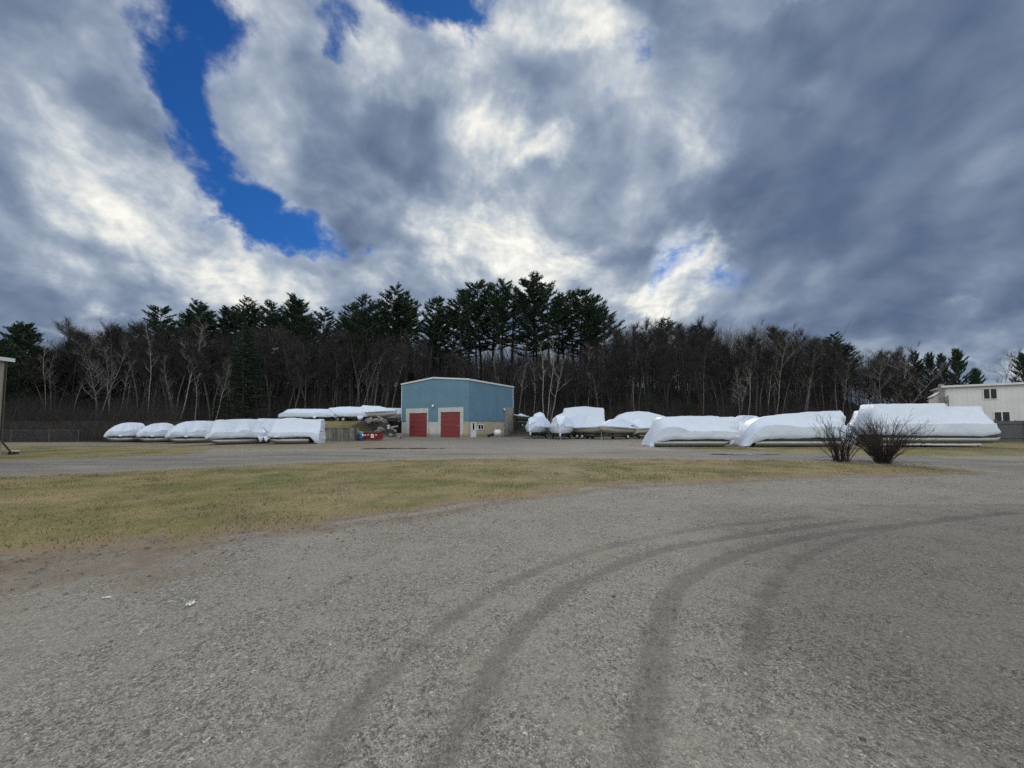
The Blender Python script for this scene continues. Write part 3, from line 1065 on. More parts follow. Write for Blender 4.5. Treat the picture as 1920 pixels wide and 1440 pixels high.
def spruce(seed, H=16.0, spread=0.24):
    w = Wood(seed)
    r = w.r
    w.limb(Vector((0, 0, -0.3)), Vector((0, 0, 1)), H + 0.3, 0.22, 0.02, 10, 0.01, 0.05, 6)
    z = 0.05
    while z < 0.98:
        nb = 6
        a0 = r.uniform(0, 6.28)
        for b in range(nb):
            L = H * spread * (1 - z) ** 0.85 * r.uniform(0.65, 1.15) + 0.15
            a = a0 + 6.28 * b / nb + r.gauss(0, 0.25)
            d = Vector((math.cos(a), math.sin(a), -0.12 + 0.3 * z))
            bp, _d = w.limb(Vector((0, 0, z * H)), d, L, 0.03, 0.008, 4, 0.05, 0.03, 3)
            m = int(L * 7) + 3
            for j in range(m):
                t = min(4 * (0.1 + 0.9 * (j + r.random()) / m), 3.95)
                q = bp[int(t)].lerp(bp[int(t) + 1], t - int(t))
                ax = (bp[int(t) + 1] - bp[int(t)]).normalized()
                side = ax.cross(Vector((0, 0, 1))).normalized() * r.choice((-1, 1))
                out = (side * r.uniform(.3, 1) + ax * 0.7 + Vector((0, 0, r.uniform(-.35, .1)))).normalized()
                for k3 in range(4):
                    c = q + out * (0.1 + 0.16 * k3) + Vector((r.gauss(0, .05), r.gauss(0, .05), r.gauss(0, .05)))
                    u = (out + Vector((r.gauss(0, .4), r.gauss(0, .4), r.gauss(-.1, .3)))).normalized()
                    v = u.cross(Vector((r.gauss(0, 1), r.gauss(0, 1), r.gauss(0, 1)))).normalized()
                    w.leafq(c, u * r.uniform(.12, .22), v * r.uniform(.05, .09))
        z += 0.032
    return w


def kit(w, name, bark, twigm, leafm=None):
    t, tw, lf = w.meshes(name)
    t.materials.append(bark)
    if tw:
        tw.materials.append(twigm)
    if lf:
        lf.materials.append(leafm or NEEDLE)
    zs = [v[2] for v in w.tr.v]
    return dict(t=t, tw=tw, lf=lf, h=max(zs))


def plant(kt, name, x, y, H, rz, label, cat, group=None, sx=1.0, z=None, lean=(0, 0)):
    """One tree: an Empty with its trunk and its crown."""
    s = H / kt['h']
    o = empty(name, (x, y, hz(x, y) if z is None else z), rz, label, cat, group)
    o.rotation_euler = (lean[0], lean[1], rz)
    o.scale = (s * sx, s * sx, s)
    link("trunk", kt['t'], None, o)
    if kt['tw'] and kt['lf']:
        c = link("crown", kt['lf'], None, o)
        link("twigs", kt['tw'], None, c)
    elif kt['tw'] or kt['lf']:
        link("crown", kt['tw'] or kt['lf'], None, o)
    return o


# skyline of the wood in the photograph: column, row of the highest tops
SKY_PX = [-400, -100, 0, 30, 70, 100, 150, 200, 250, 300, 370, 410, 470, 500, 570, 600, 620, 640, 690, 730, 770, 800, 830, 850, 870, 900, 935, 960, 985, 1005, 1040, 1075, 1090, 1120, 1150, 1165, 1200, 1230, 1260, 1300, 1350, 1400, 1450, 1500, 1540, 1570, 1600, 1640, 1700, 1800, 2000]
SKY_PY = [600, 605, 612, 606, 645, 650, 602, 600, 602, 574, 570, 574, 566, 560, 554, 575, 612, 585, 552, 542, 552, 548, 572, 582, 545, 526, 524, 530, 520, 510, 540, 545, 540, 558, 582, 594, 585, 606, 598, 602, 605, 610, 606, 620, 634, 630, 652, 668, 690, 690, 690]
HARD_PX = [-400, 0, 70, 130, 200, 300, 400, 500, 600, 700, 800, 860, 960, 1060, 1150, 1200, 1300, 1400, 1500, 1560, 1620, 1680, 1740, 1800, 1900]
HARD_PY = [630, 640, 655, 606, 602, 604, 608, 610, 612, 618, 632, 660, 668, 660, 612, 590, 604, 610, 615, 634, 648, 664, 682, 700, 715]


def want_h(px, Y, row, z0):
    return (HOR - row) * Y / F * 1.0 + EYE - z0


HARD = [kit(hardwood(100 + i, 18, [.40, .46, .5, .36, .52, .44, .48][i], [.26, .22, .20, .30, .18, .25, .22][i], .16, [26, 26, 24, 28, 24, 26, 26][i], 0.040, 48), "hardwood", BARK if i % 2 else BARK2, TWIG) for i in range(7)]
PALE = [kit(hardwood(200 + i, 15, [.42, .36, .45, .3][i], [.20, .28, .15, .24][i], .085, [15, 18, 13, 18][i], 0.026, 18, lean=[.05, .12, .03, .2][i], n_stems=[1, 1, 1, 2][i]), "pale_hardwood", GREYBIRCH, PALETWIG) for i in range(4)]
WBIRCH = [kit(hardwood(250 + i, 15, [.5, .34][i], [.13, .22][i], .085, 12, 0.022, 14, lean=.04), "white_birch", BIRCH, PALETWIG) for i in range(2)]
BROAD = [kit(pine(350 + i, 16, .14, [.24, .20][i], 1.3, .2), "broad_pine", BARK, TWIG) for i in range(2)]
PINES = [kit(pine(300 + i, 30, [.50, .56, .44, .60, .52][i], [.15, .125, .17, .115, .14][i], 1.5), "white_pine", BARK, TWIG) for i in range(5)]
SPRUCE = [kit(spruce(400 + i, 16, [.22, .27][i]), "spruce", BARK, TWIG) for i in range(2)]

ZONE = [(-9999, 150, "beyond the wire fence"), (150, 600, "behind the row of wrapped pontoon boats"), (600, 960, "behind the blue building"),
        (960, 1200, "behind the wrapped motorboats"), (1200, 9999, "behind the long wrapped boats")]


def zone(px):
    return next(z[2] for z in ZONE if z[0] <= px < z[1])


tr = random.Random(5)
count_h = 0
# hardwoods in depth rows up the slope
for row_i, (Y, n_) in enumerate([(64, 60), (70, 62), (77, 60), (85, 56), (95, 50)]):
    for i in range(n_):
        px = -130 + (1820 + 130) * (i + tr.uniform(0.05, 0.95)) / n_
        y = Y + tr.uniform(-3, 4)
        x = (px - 960) / F * y
        if -19 < x < 2.5 and y < 74:
            y = 74 + tr.uniform(0, 6)
            x = (px - 960) / F * y
        if px > 1700 and (tr.random() < 0.35 or row_i > 3):
            continue
        z0 = hz(x, y)
        top = np.interp(px, HARD_PX, HARD_PY) + tr.uniform(-4, 34) + (26 if row_i < 2 else 0) * tr.random()
        H = want_h(px, y, top, z0)
        if 860 < px < 1150:
            H *= tr.uniform(0.75, 1.0)
        if H < 4:
            continue
        plant(HARD[tr.randrange(7)], "hardwood_tree", x, y, H, tr.uniform(0, 6.28), "bare brown hardwood tree in the dense wood " + zone(px), "tree",
              "bare hardwoods " + zone(px), tr.uniform(0.8, 1.15) * (1 if H > 12 else 1.3), lean=(tr.gauss(0, .03), tr.gauss(0, .03)))
        count_h += 1

# the pines that make the skyline
PINE_AT = [(300, 572), (330, 590), (368, 570), (410, 574), (440, 584), (470, 566), (500, 562), (522, 572), (548, 556), (572, 552), (596, 574), (642, 588), (662, 566), (690, 550), (712, 560), (730, 541), (748, 548), (770, 553), (796, 549), (822, 574), (848, 582),
           (868, 556), (880, 540), (902, 524), (922, 528), (940, 522), (960, 534), (984, 520), (1006, 509), (1030, 528), (1046, 546), (1075, 543), (1090, 540), (1104, 556), (1122, 553), (1140, 572), (893, 560), (950, 556), (1000, 552), (1060, 566), (1112, 580), (675, 590), (560, 590), (350, 604)]
PINE_AT += [(282 + 13.5 * q + tr.uniform(-5, 5), 586 - 22 * math.sin(q / 24 * 3.1) + tr.uniform(0, 22)) for q in range(0, 24, 2)] + [(640 + 11 * q + tr.uniform(-4, 4), 575 + tr.uniform(-8, 18)) for q in range(0, 18, 2)]
for i, (px, py) in enumerate(PINE_AT):
    big = 860 < px < 1150
    y = (88 if big else 84) + tr.uniform(-7, 14)
    x = (px - 960) / F * y
    z0 = hz(x, y)
    H = want_h(px, y, py, z0)
    kt_ = PINES[tr.choice((0, 2)) if big and tr.random() < .5 else tr.randrange(5)]
    if not big:
        kt_ = PINES[tr.choice((0, 2, 2, 3, 4))]
    z_ = "of the tall clump " if big else "on the skyline "
    plant(kt_, "pine_tree", x, y, H, tr.uniform(0, 6.28), "dark green pine " + z_ + zone(px), "pine tree", "pines " + z_ + zone(px), tr.uniform(1.3, 1.65) if big else tr.uniform(1.2, 1.5))
for px, py, y, lab in [(25, 606, 62, "dark pine with ragged top at the left end of the wood"), (60, 652, 68, "low dark pine beside the ragged topped pine"), (130, 640, 70, "dull green pine with broad crown left of the pale leaning trees"),
                       (205, 618, 74, "dull green pine behind the pale leaning trees"), (5, 640, 56, "dark pine rising behind the beige metal shed"),
                       (1560, 628, 80, "dark pine crown at the right shoulder of the wood"), (1590, 646, 78, "lower dark pine crown sloping down at the right shoulder of the wood"),
                       (1258, 592, 88, "small dark pine top poking above the bare wood"), (1300, 604, 90, "second small dark pine top above the bare wood"),
                       (1805, 655, 62, "dark green pine above the beige building, the broadest of its trees"), (1775, 664, 64, "dark pine standing left of the broad pine by the beige building"),
                       (1752, 662, 66, "narrow dark pine behind the chimney of the beige building"), (1722, 660, 68, "thin spired dark pine left of the beige building"),
                       (1838, 692, 60, "low dark pine right of the broad pine behind the beige building's roof"), (1925, 662, 60, "dark pine cut by the picture's right edge behind the beige building")]:
    x = (px - 960) / F * y
    z0 = hz(x, y)
    plant(BROAD[tr.randrange(2)] if px < 300 or px > 1700 else PINES[tr.choice((0, 2, 4))], "pine_tree", x, y, want_h(px, y, py, z0), tr.uniform(0, 6), lab, "pine tree", None, 1.25 if px < 300 else 0.62 if px > 1700 else 1.4)
for px, py, y, lab, k2 in [(456, 610, 63, "dark conical spruce with branches to the ground before the bare trees", 1), (1215, 722, 60, "small green spruce at the edge of the wood behind the wrapped motorboats", 0),
                           (1290, 735, 61, "little green spruce low in the wood behind the long wrapped boats", 1), (30, 700, 58, "dark green spruce beside the beige metal shed", 1)]:
    x = (px - 960) / F * y
    z0 = hz(x, y)
    plant(SPRUCE[k2], "spruce_tree", x, y, want_h(px, y, py, z0), tr.uniform(0, 6), lab, "spruce tree", None, 1.15)

# pale trees and birches in front of the wood: column, row of the top, column shift of the top, distance
for px, py, dx, y, k2, lab in [
        (178, 628, -14, 59, 3, "pale forked tree leaning over the left end of the wrapped boats"), (205, 640, -40, 60, 1, "pale tree leaning left before the dark wood"),
        (222, 672, 24, 57, 2, "slender pale birch leaning right above the first wrapped boat"), (276, 606, 4, 60, 0, "tall straight birch with mottled white trunk"),
        (330, 668, -28, 58, 2, "thin pale birch leaning left behind the wrapped boats"), (338, 590, 8, 63, 1, "tall pale tree with upright limbs behind the wrapped boats"),
        (366, 700, 4, 58, 2, "short pale birch left of the rounded small tree"), (404, 672, 6, 58, 1, "small pale tree with rounded crown of fine twigs"),
        (86, 640, -4, 60, 2, "pale thin trunk left of the pair beyond the wire fence"), (95, 668, 0, 60, 2, "pale thin trunk beyond the wire fence, the shorter of the pair"),
        (665, 690, 10, 69, 2, "pale trunk above the wrapped boats on the terrace, the first of five"), (684, 672, 14, 70, 0, "pale trunk leaning right above the terrace boats"),
        (690, 678, -6, 70, 2, "straight pale trunk above the terrace boats"), (700, 660, 10, 71, 2, "wavy pale trunk near the blue building"), (720, 668, 16, 71, 2, "pale leaning trunk close to the blue building's left edge"),
        (926, 668, 0, 80, 2, "thin white birch rising behind the blue roof"), (842, 655, 2, 80, 2, "thin pale trunk rising behind the ridge of the blue roof"), (945, 690, 4, 80, 3, "forked pale tree behind the blue building's right corner"), (972, 680, 8, 72, 2, "pale sapling right of the blue building"),
        (1000, 672, -4, 72, 0, "pale trunk left of the triple birch"),
        (1019, 640, -6, 61, 2, "white birch behind the wrapped motorboats, the left stem of three"), (1026, 632, 12, 61.6, 2, "white birch behind the wrapped motorboats, the middle stem of three"), (1033, 650, 38, 60.5, 1, "white birch with forked top, the right stem of three"),
        (1100, 640, 0, 74, 0, "grey tree half hidden in the dark wood behind the motorboats"), (1180, 620, 2, 72, 0, "grey mottled trunk right of the tall pines"),
        (1402, 600, -6, 66, 1, "pale spreading tree behind the long wrapped boats"), (1454, 606, 4, 66, 1, "tallest pale spreading tree behind the long wrapped boats"), (1440, 668, 0, 62, 2, "slim pale trunk between the two spreading trees"), (1512, 640, 10, 68, 0, "grey tree with steep limbs right of the spreading trees"),
        (1385, 690, -30, 61, 3, "low grey tree leaning left behind the long wrapped boats"), (1580, 680, 2, 66, 2, "grey bare pole of a trunk at the right of the wood"),
        (1655, 662, -22, 62, 1, "pale tree leaning left at the right end of the wood"), (1668, 660, 8, 64, 3, "pale forked tree at the right end of the wood"), (1690, 640, 0, 70, 1, "bare grey tree with airy crown right of the wood"), (1640, 652, 0, 74, 0, "bare grey tree standing against the sky at the right end of the wood"),
        (1880, 652, 0, 64, 1, "bare tree against the bright horizon above the beige roof"), (1700, 690, 6, 66, 3, "low bare tree left of the beige building"), (1910, 668, 0, 70, 0, "bare tree at the picture's right edge above the beige roof")]:
    x = (px - 960) / F * y
    z0 = hz(x, y)
    H = want_h(px, y, py, z0)
    o = plant((WBIRCH[1 if k2 == 1 else 0] if 'white birch' in lab or 'straight birch' in lab else PALE[k2]), "birch_tree" if 'birch' in lab else "bare_tree", x, y, H, tr.uniform(0, 6.28), lab, "birch tree" if 'birch' in lab else "tree", None, 1.0 if k2 != 2 else 0.85)
    o.rotation_euler = (0, math.atan2(dx * y / F, H), 0)
for px, py, y, lab in [(95, 765, 58, "low oak shrub with rusty red leaves beyond the wire fence"), (208, 772, 54, "oak shrub with red brown leaves left of the first wrapped boat")]:
    w = Wood(px)
    for i in range(16):
        d = rand_dir(w.r, 0.5)
        bp, _d = w.limb(Vector((w.r.gauss(0, .3), w.r.gauss(0, .3), 0)), d, w.r.uniform(1.2, 2.4), 0.03, 0.01, 4, .15, 0, 3)
        for j in range(60):
            t = w.r.uniform(1, 3.95)
            q = bp[int(t)].lerp(bp[int(t) + 1], t - int(t)) + Vector((w.r.gauss(0, .25), w.r.gauss(0, .25), w.r.gauss(0, .2)))
            u = rand_dir(w.r) * 0.07
            w.leafq(q, u, u.orthogonal())
    x = (px - 960) / F * y
    o = plant(kit(w, "oak_shrub", BARK, TWIG, RUST), "oak_shrub", x, y, (HOR - py) * y / F + EYE - hz(x, y), 0, lab, "shrub", None, 1.5)

# undergrowth and the far depth of the wood: countless thin stems
def thicket(name, n_, y0, y1, h0, h1, wd, label, m, u0=-1.5, u1=0.98, keep=None, top=None):
    y = RNG.uniform(y0, y1, n_)
    u = RNG.uniform(u0, u1, n_)
    x = u * y
    rx_, ry_ = (x + 16.4) * .863 - (y - 57.2) * .505, (x + 16.4) * .505 + (y - 57.2) * .863
    ok = ~((rx_ > -.7) & (rx_ < 13) & (ry_ > -1) & (ry_ < 12.5))
    if keep is not None:
        ok &= keep(x, y)
    x, y = x[ok], y[ok]
    n_ = len(x)
    z = height(x, y) - 0.1
    h = (h0 + (h1 - h0) * RNG.beta(1.3, 2.2, n_)) * (0.30 + 1.5 * np.clip(vfbm(x * .22, y * .3, 13, 4) + 0.42, 0, 1))
    if top is not None:
        row = np.interp(u * F + 960, HARD_PX, HARD_PY) + 6 + RNG.gamma(1.6, 16, n_)
        h = np.maximum((HOR - row) * y / F + EYE - z, 3.0)
    V = []
    per = 7
    for j in range(per):
        f0 = 0 if j == 0 else RNG.uniform(0.2, 0.85, n_)
        a = RNG.uniform(0, 6.28, n_)
        le = h * (1.0 if j == 0 else RNG.uniform(.25, .6, n_))
        sl = RNG.uniform(0.0, .12, n_) if j == 0 else RNG.uniform(.3, 1.1, n_)
        lean_a = RNG.uniform(0, 6.28, n_) if j == 0 else a
        dx, dy, dz_ = np.cos(lean_a) * sl, np.sin(lean_a) * sl, np.ones(n_)
        nn = np.sqrt(dx ** 2 + dy ** 2 + 1)
        dx, dy, dz_ = dx / nn, dy / nn, dz_ / nn
        bx_, by_, bz_ = x, y, z + f0 * h
        ww = wd * (1.0 if j == 0 else 0.55) * RNG.uniform(.6, 1.4, n_)
        wa = RNG.uniform(0, 6.28, n_)
        wx, wy = np.cos(wa) * ww / 2, np.sin(wa) * ww / 2
        v = np.stack([np.stack([bx_ - wx, by_ - wy, bz_], -1), np.stack([bx_ + wx, by_ + wy, bz_], -1), np.stack([bx_ + dx * le, by_ + dy * le, bz_ + dz_ * le], -1)], 1)
        V.append(v)
    V = np.concatenate(V)
    me = np_mesh(name, V.reshape(-1, 3), np.arange(len(V) * 3).reshape(-1, 3), 3)
    return tag(link(name, me, m), label, name.replace('_', ' '), kind='stuff')


thicket("undergrowth", 9000, 58, 76, 1.0, 6.0, 0.035, "brown leafless brush along the foot of the wood", TWIG, -1.5, 1.10)
thicket("undergrowth", 7000, 37.5, 58, 0.4, 3.2, 0.03, "grey brown scrub beyond the wire fence", TWIG, -1.55, -0.86)
thicket("undergrowth", 2600, 50, 60, 0.6, 2.4, 0.03, "dark brush on the bank right of the blue building", TWIG, -0.02, 0.9, lambda x, y: (y > 53 + 2 * np.sin(x)))
thicket("undergrowth", 1300, 43.5, 53, 0.2, 0.7, 0.03, "dry weeds and brush on the bank left of the blue building", TWIG, -0.40, -0.27, lambda x, y: height(x, y) > 0.25)
thicket("forest", 7000, 98, 150, 9, 15, 0.16, "far depth of the bare wood up the slope", BARK, -1.55, 0.86)
thicket("forest", 9000, 76, 112, 5, 9, 0.05, "thin bare saplings standing between the trunks of the wood", TWIG, -1.55, 0.92)

# top twigs of the wood, up to the bare skyline
def crowns(n_, y0, y1, wd, label, u0, u1):
    y = RNG.uniform(y0, y1, n_)
    u_ = RNG.uniform(u0, u1, n_)
    x = u_ * y
    z = height(x, y)
    row = np.interp(u_ * F + 960, HARD_PX, HARD_PY) + 10 * vfbm(u_ * 14, y * .02, 5, 4) * 2 + RNG.gamma(1.3, 16, n_) - 6
    top_ = np.maximum((HOR - row) * y / F + EYE, z + 3)
    b0 = z + (top_ - z) * RNG.uniform(0.25, 0.6, n_)
    V = []
    for j in range(9):
        f0 = 0 if j == 0 else RNG.uniform(0.05, 0.8, n_)
        H_ = (top_ - b0)
        le = H_ * (1.0 if j == 0 else RNG.uniform(.18, .5, n_))
        sl_ = RNG.uniform(0, .18, n_) if j == 0 else RNG.uniform(.15, .8, n_)
        a = RNG.uniform(0, 6.28, n_)
        nn = np.sqrt(sl_ ** 2 + 1)
        le = np.minimum(le, (1 - f0) * H_ * nn * 1.03)
        dx, dy, dz_ = np.cos(a) * sl_ / nn, np.sin(a) * sl_ / nn, 1 / nn
        ww = wd * (1 if j == 0 else .6) * RNG.uniform(.6, 1.4, n_)
        wa = RNG.uniform(0, 6.28, n_)
        wx, wy = np.cos(wa) * ww / 2, np.sin(wa) * ww / 2
        zz = b0 + f0 * H_
        V.append(np.stack([np.stack([x - wx, y - wy, zz], -1), np.stack([x + wx, y + wy, zz], -1), np.stack([x + dx * le, y + dy * le, zz + dz_ * le], -1)], 1))
    V = np.concatenate(V)
    me = np_mesh("forest_twigs", V.reshape(-1, 3), np.arange(len(V) * 3).reshape(-1, 3), 3)
    return tag(link("forest", me, TWIG), label, "forest", kind='stuff')


crowns(8000, 72, 112, 0.06, "fine bare twigs filling the wood up to its skyline", -1.3, 1.06)
# ------------------------------------------------------------------ buildings
def metal_siding(name, color, dirty=0.25):
    def b(n, t, c, bs):
        v = t.outputs['Object']
        base = n.ramp(n.noise(v, 0.5, 5, 0.6), [(0.3, tuple(x * 0.9 for x in color)), (0.7, tuple(x * 1.08 for x in color))])
        streak = n.smooth(n.noise(n.mapping(v, (5.0, 5.0, 0.25)), 1.0, 6, 0.65), 0.50, 0.75)
        return n.mix(n.math('MULTIPLY', streak, dirty), base, tuple(x * 0.55 for x in color))
    return mat(name, color, 0.5, build=b, spec=0.35)


BLUE = metal_siding("blue_steel_siding", (0.128, 0.232, 0.305))
BLUE_TRIM = mat("blue_trim", (0.085, 0.20, 0.29), 0.5)
WTRIM = mat("white_trim", (0.62, 0.64, 0.64), 0.5, var=0.08)


def masonry(name, color, stain=(0.16, 0.14, 0.11)):
    def b(n, t, c, bs):
        v = t.outputs['Object']
        base = n.ramp(n.noise(v, 1.4, 7, 0.65), [(0.3, tuple(x * 0.82 for x in color)), (0.7, tuple(min(1, x * 1.08) for x in color))])
        s = n.new('ShaderNodeSeparateXYZ')
        n.l.new(v, s.inputs[0])
        low = n.math('ADD', n.smooth(s.outputs[2], 0.9, 0.0), n.math('SUBTRACT', n.noise(v, 2.2, 7, 0.7), 0.55))
        return n.mix(n.math('MULTIPLY', n.smooth(low, 0.1, 0.8), 0.7), base, stain)
    return mat(name, color, 0.85, build=b, bump=0.3, bscale=12)


WHITEWASH = masonry("whitewashed_block", (0.50, 0.50, 0.47))
TAN = masonry("tan_panel", (0.40, 0.34, 0.25), (0.2, 0.16, 0.11))
CONC = masonry("weathered_concrete", (0.30, 0.28, 0.24), (0.07, 0.07, 0.05))
REDDOOR = metal_siding("red_door_paint", (0.21, 0.040, 0.044), 0.3)
GLASS = mat("dark_glass", (0.010, 0.012, 0.016), 0.06, var=0.05, spec=0.35)
DARK = mat("black_rubber", (0.018, 0.018, 0.018), 0.75)
GALV = mat("galvanised_steel", (0.42, 0.43, 0.44), 0.45, 0.7)
LAMP = mat("lamp_housing", (0.7, 0.7, 0.7), 0.3)
ROOFW = mat("pale_roof_sheet", (0.50, 0.52, 0.53), 0.5, var=0.1)

Lc = Vector((at(753, 800, 57.2).x, 57.2, 0))
Nc = Vector((at(878, 800, 51.0).x, 51.0, 0))
front = (Nc - Lc)
FW = front.length
ax = front.normalized()
ay = Vector((-ax.y, ax.x, 0))
SD = 11.7
bld = empty("blue_building", Lc, math.atan2(ax.y, ax.x), "tall blue metal sided building with two red overhead doors", "building")


def face_uv(px, py, org, along, nrm):
    d = ray(px, py)
    e = Vector((0, 0, EYE))
    t = (org - e).dot(nrm) / d.dot(nrm)
    p = e + d * t - org
    return p.dot(along), p.z


fr = lambda px, py: face_uv(px, py, Lc, ax, ay)
sdv = lambda px, py: face_uv(px, py, Nc, ay, ax)
EH, RH, SB = 7.72, 8.30, 2.28

mb = MB()
mb.box(0, FW, 0, SD, -0.3, SB + 0.05)
mb.build("base_wall", WHITEWASH, bld)
# blue siding: a prism over the base wall, standing 4 cm proud, with upright ribs
mb = MB()
o_ = 0.04
x0, x1, y0, y1 = -o_, FW + o_, -o_, SD + o_
pr = [(x0, SB), (x1, SB), (x1, EH), (FW / 2, RH), (x0, EH)]
mb.add([(x, y0, z) for x, z in pr] + [(x, y1, z) for x, z in pr],
       [(0, 1, 2, 3, 4), (9, 8, 7, 6, 5), (0, 5, 6, 1), (1, 6, 7, 2), (2, 7, 8, 3), (3, 8, 9, 4), (4, 9, 5, 0)])
k2 = 0.28
while k2 < FW - 0.1:
    zt = EH + (RH - EH) * (1 - abs(k2 - FW / 2) / (FW / 2)) - 0.03
    mb.box(k2 - 0.025, k2 + 0.025, y0 - 0.022, y0 + 0.01, SB + 0.02, zt)
    k2 += 0.30
k2 = 0.28
while k2 < SD - 0.1:
    mb.box(x1 - 0.01, x1 + 0.022, k2 - 0.025, k2 + 0.025, SB + 0.02, EH - 0.03)
    mb.box(x0 - 0.022, x0 + 0.01, k2 - 0.025, k2 + 0.025, SB + 0.02, EH - 0.03)
    k2 += 0.30
mb.build("siding", BLUE, bld)
mb = MB()
for s in (-1, 1):
    a = Vector((FW / 2, 0, RH + 0.06))
    b_ = Vector((x0 - 0.06 if s < 0 else x1 + 0.06, 0, EH + 0.05))
    p = []
    for y in (y0 - 0.10, y1 + 0.10):
        for q, dz_ in ((a, 0), (b_, 0), (b_, 0.07), (a, 0.07)):
            p.append((q.x, y, q.z + dz_))
    mb.add(p, [(0, 1, 2, 3), (7, 6, 5, 4), (0, 4, 5, 1), (3, 2, 6, 7), (1, 5, 6, 2), (0, 3, 7, 4)])
roof = mb.build("roof", ROOFW, bld)
mb = MB()
for s in (0, 1):
    xa, xb = ((x0 - 0.07, FW / 2) if s == 0 else (FW / 2, x1 + 0.07))
    za, zb = ((EH, RH) if s == 0 else (RH, EH))
    mb.add([(xa, y0 - 0.12, za - 0.08), (xb, y0 - 0.12, zb - 0.08), (xb, y0 - 0.12, zb + 0.12), (xa, y0 - 0.12, za + 0.12),
            (xa, y0 - 0.07, za - 0.08), (xb, y0 - 0.07, zb - 0.08), (xb, y0 - 0.07, zb + 0.12), (xa, y0 - 0.07, za + 0.12)],
           [(0, 1, 2, 3), (4, 7, 6, 5), (0, 4, 5, 1), (3, 2, 6, 7), (0, 3, 7, 4), (1, 5, 6, 2)])
mb.box(x1 + 0.03, x1 + 0.13, y0 - 0.12, y1 + 0.1, EH - 0.12, EH + 0.045)
mb.build("fascia", WTRIM, roof)
mb = MB()
mb.box(x0 - 0.03, x0 + 0.07, y0 - 0.03, y0 - 0.003, SB - 0.02, EH - 0.1)
mb.box(x1 + 0.003, x1 + 0.03, y1 - 0.12, y1 + 0.02, SB, EH - 0.13)
mb.build("corner_trim", WTRIM, bld)
mb = MB()
for qa, qb in ((x0, fr(762.5, 790)[0] - .004), (fr(804.3, 790)[0] + .004, fr(823.0, 790)[0] - .004), (fr(869.8, 790)[0] + .004, x1 + 0.05)):
    mb.box(qa, qb, y0 - 0.05, y0 - 0.004, SB - 0.06, SB + 0.07)
mb.box(x1 + 0.004, x1 + 0.05, y0 - 0.004, y1, SB - 0.06, SB + 0.07)
mb.build("siding_skirt", BLUE_TRIM, bld)
# the tan side wall
mb = MB()
mb.box(FW + 0.002, FW + 0.03, 0.0, SD - 1.7, -0.2, SB - 0.07)
mb.box(FW - 0.75, FW + 0.03, -0.03, -0.002, -0.2, SB - 0.07)
mb.build("tan_cladding", TAN, bld)
# red overhead doors in pale surrounds
for dl, dr, dt, sl_, sr, st_ in ((768.5, 802.0, 775.0, 762.5, 804.3, 766.5), (827.5, 864.0, 773.0, 823.0, 869.8, 764.8)):
    a, zt = fr(dl, dt)
    b_, _ = fr(dr, dt)
    sa, szt = fr(sl_, st_)
    sb_, _ = fr(sr, st_)
    f = MB()
    f.box(sa, a, -0.15, -0.002, -0.2, szt)
    f.box(b_, sb_, -0.15, -0.002, -0.2, szt)
    f.box(a, b_, -0.15, -0.002, zt, szt)
    f.build("door_surround", WTRIM if False else WHITEWASH, bld)
    d = MB()
    n_p = 5
    for i in range(n_p):
        z0 = 0.02 + (zt - 0.03) * i / n_p
        z1 = 0.02 + (zt - 0.03) * (i + 1) / n_p - 0.018
        d.box(a + 0.03, b_ - 0.03, -0.075, -0.045, z0, z1)
        for j in range(4):
            xa = a + 0.12 + (b_ - a - 0.24) * j / 4
            d.box(xa + 0.06, xa + (b_ - a - 0.24) / 4 - 0.06, -0.088, -0.07, z0 + 0.10, z1 - 0.10)
    d.box(a + 0.002, b_ - 0.002, -0.045, -0.02, 0.0, zt - 0.01)
    door = d.build("overhead_door", REDDOOR, bld)
    h = MB()
    h.box(b_ - 0.55, b_ - 0.25, -0.12, -0.088, 1.55, 1.62) if dl > 800 else h.box(a + 0.35, a + 0.7, -0.12, -0.088, 1.3, 1.37)
    h.build("handle", GALV if dl > 800 else DARK, door)
    r_ = MB().box(a + 0.002, b_ - 0.002, -0.14, -0.095, zt - 0.06, zt - 0.004)
    r_.build("door_seal", DARK, door)
# entrance door
a, zt = sdv(883.0, 793.5)
b_, _ = sdv(891.2, 793.5)
PX = FW + 0.03
fm = MB()
fm.box(PX + 0.002, PX + 0.06, a - 0.1, a, 0, zt + 0.1)
fm.box(PX + 0.002, PX + 0.06, b_, b_ + 0.1, 0, zt + 0.1)
fm.box(PX + 0.002, PX + 0.06, a, b_, zt, zt + 0.1)
frm = fm.build("entrance_frame", WTRIM, bld)
dr = MB().box(PX + 0.004, PX + 0.04, a + 0.01, b_ - 0.01, 0.03, zt - 0.01).build("entrance_door", WTRIM, bld)
MB().box(PX + 0.042, PX + 0.05, a + 0.32, b_ - 0.32, 1.05, 1.95).build("pane", GLASS, dr)
MB().box(PX + 0.042, PX + 0.09, a + 0.10, a + 0.2, 0.95, 1.05).build("handle", GALV, dr)
MB().box(PX + 0.002, PX + 0.04, b_ + 0.28, b_ + 0.5, 1.0, 1.35).build("meter_box", WTRIM, bld)
# window
a, zt = sdv(895.2, 795.0)
b_, zb = sdv(906.2, 806.0)
wf = MB()
t_ = 0.12
wf.box(PX + 0.002, PX + 0.07, a, b_, zt - t_, zt)
wf.box(PX + 0.002, PX + 0.07, a, b_, zb, zb + t_)
for q in (a, b_ - t_, (a + b_) / 2 - t_ / 2):
    wf.box(PX + 0.002, PX + 0.066, q, q + t_, zb + t_, zt - t_)
win = wf.build("window", WTRIM, bld)
MB().box(PX + 0.002, PX + 0.03, a + t_, b_ - t_, zb + t_, zt - t_).build("pane", GLASS, win)
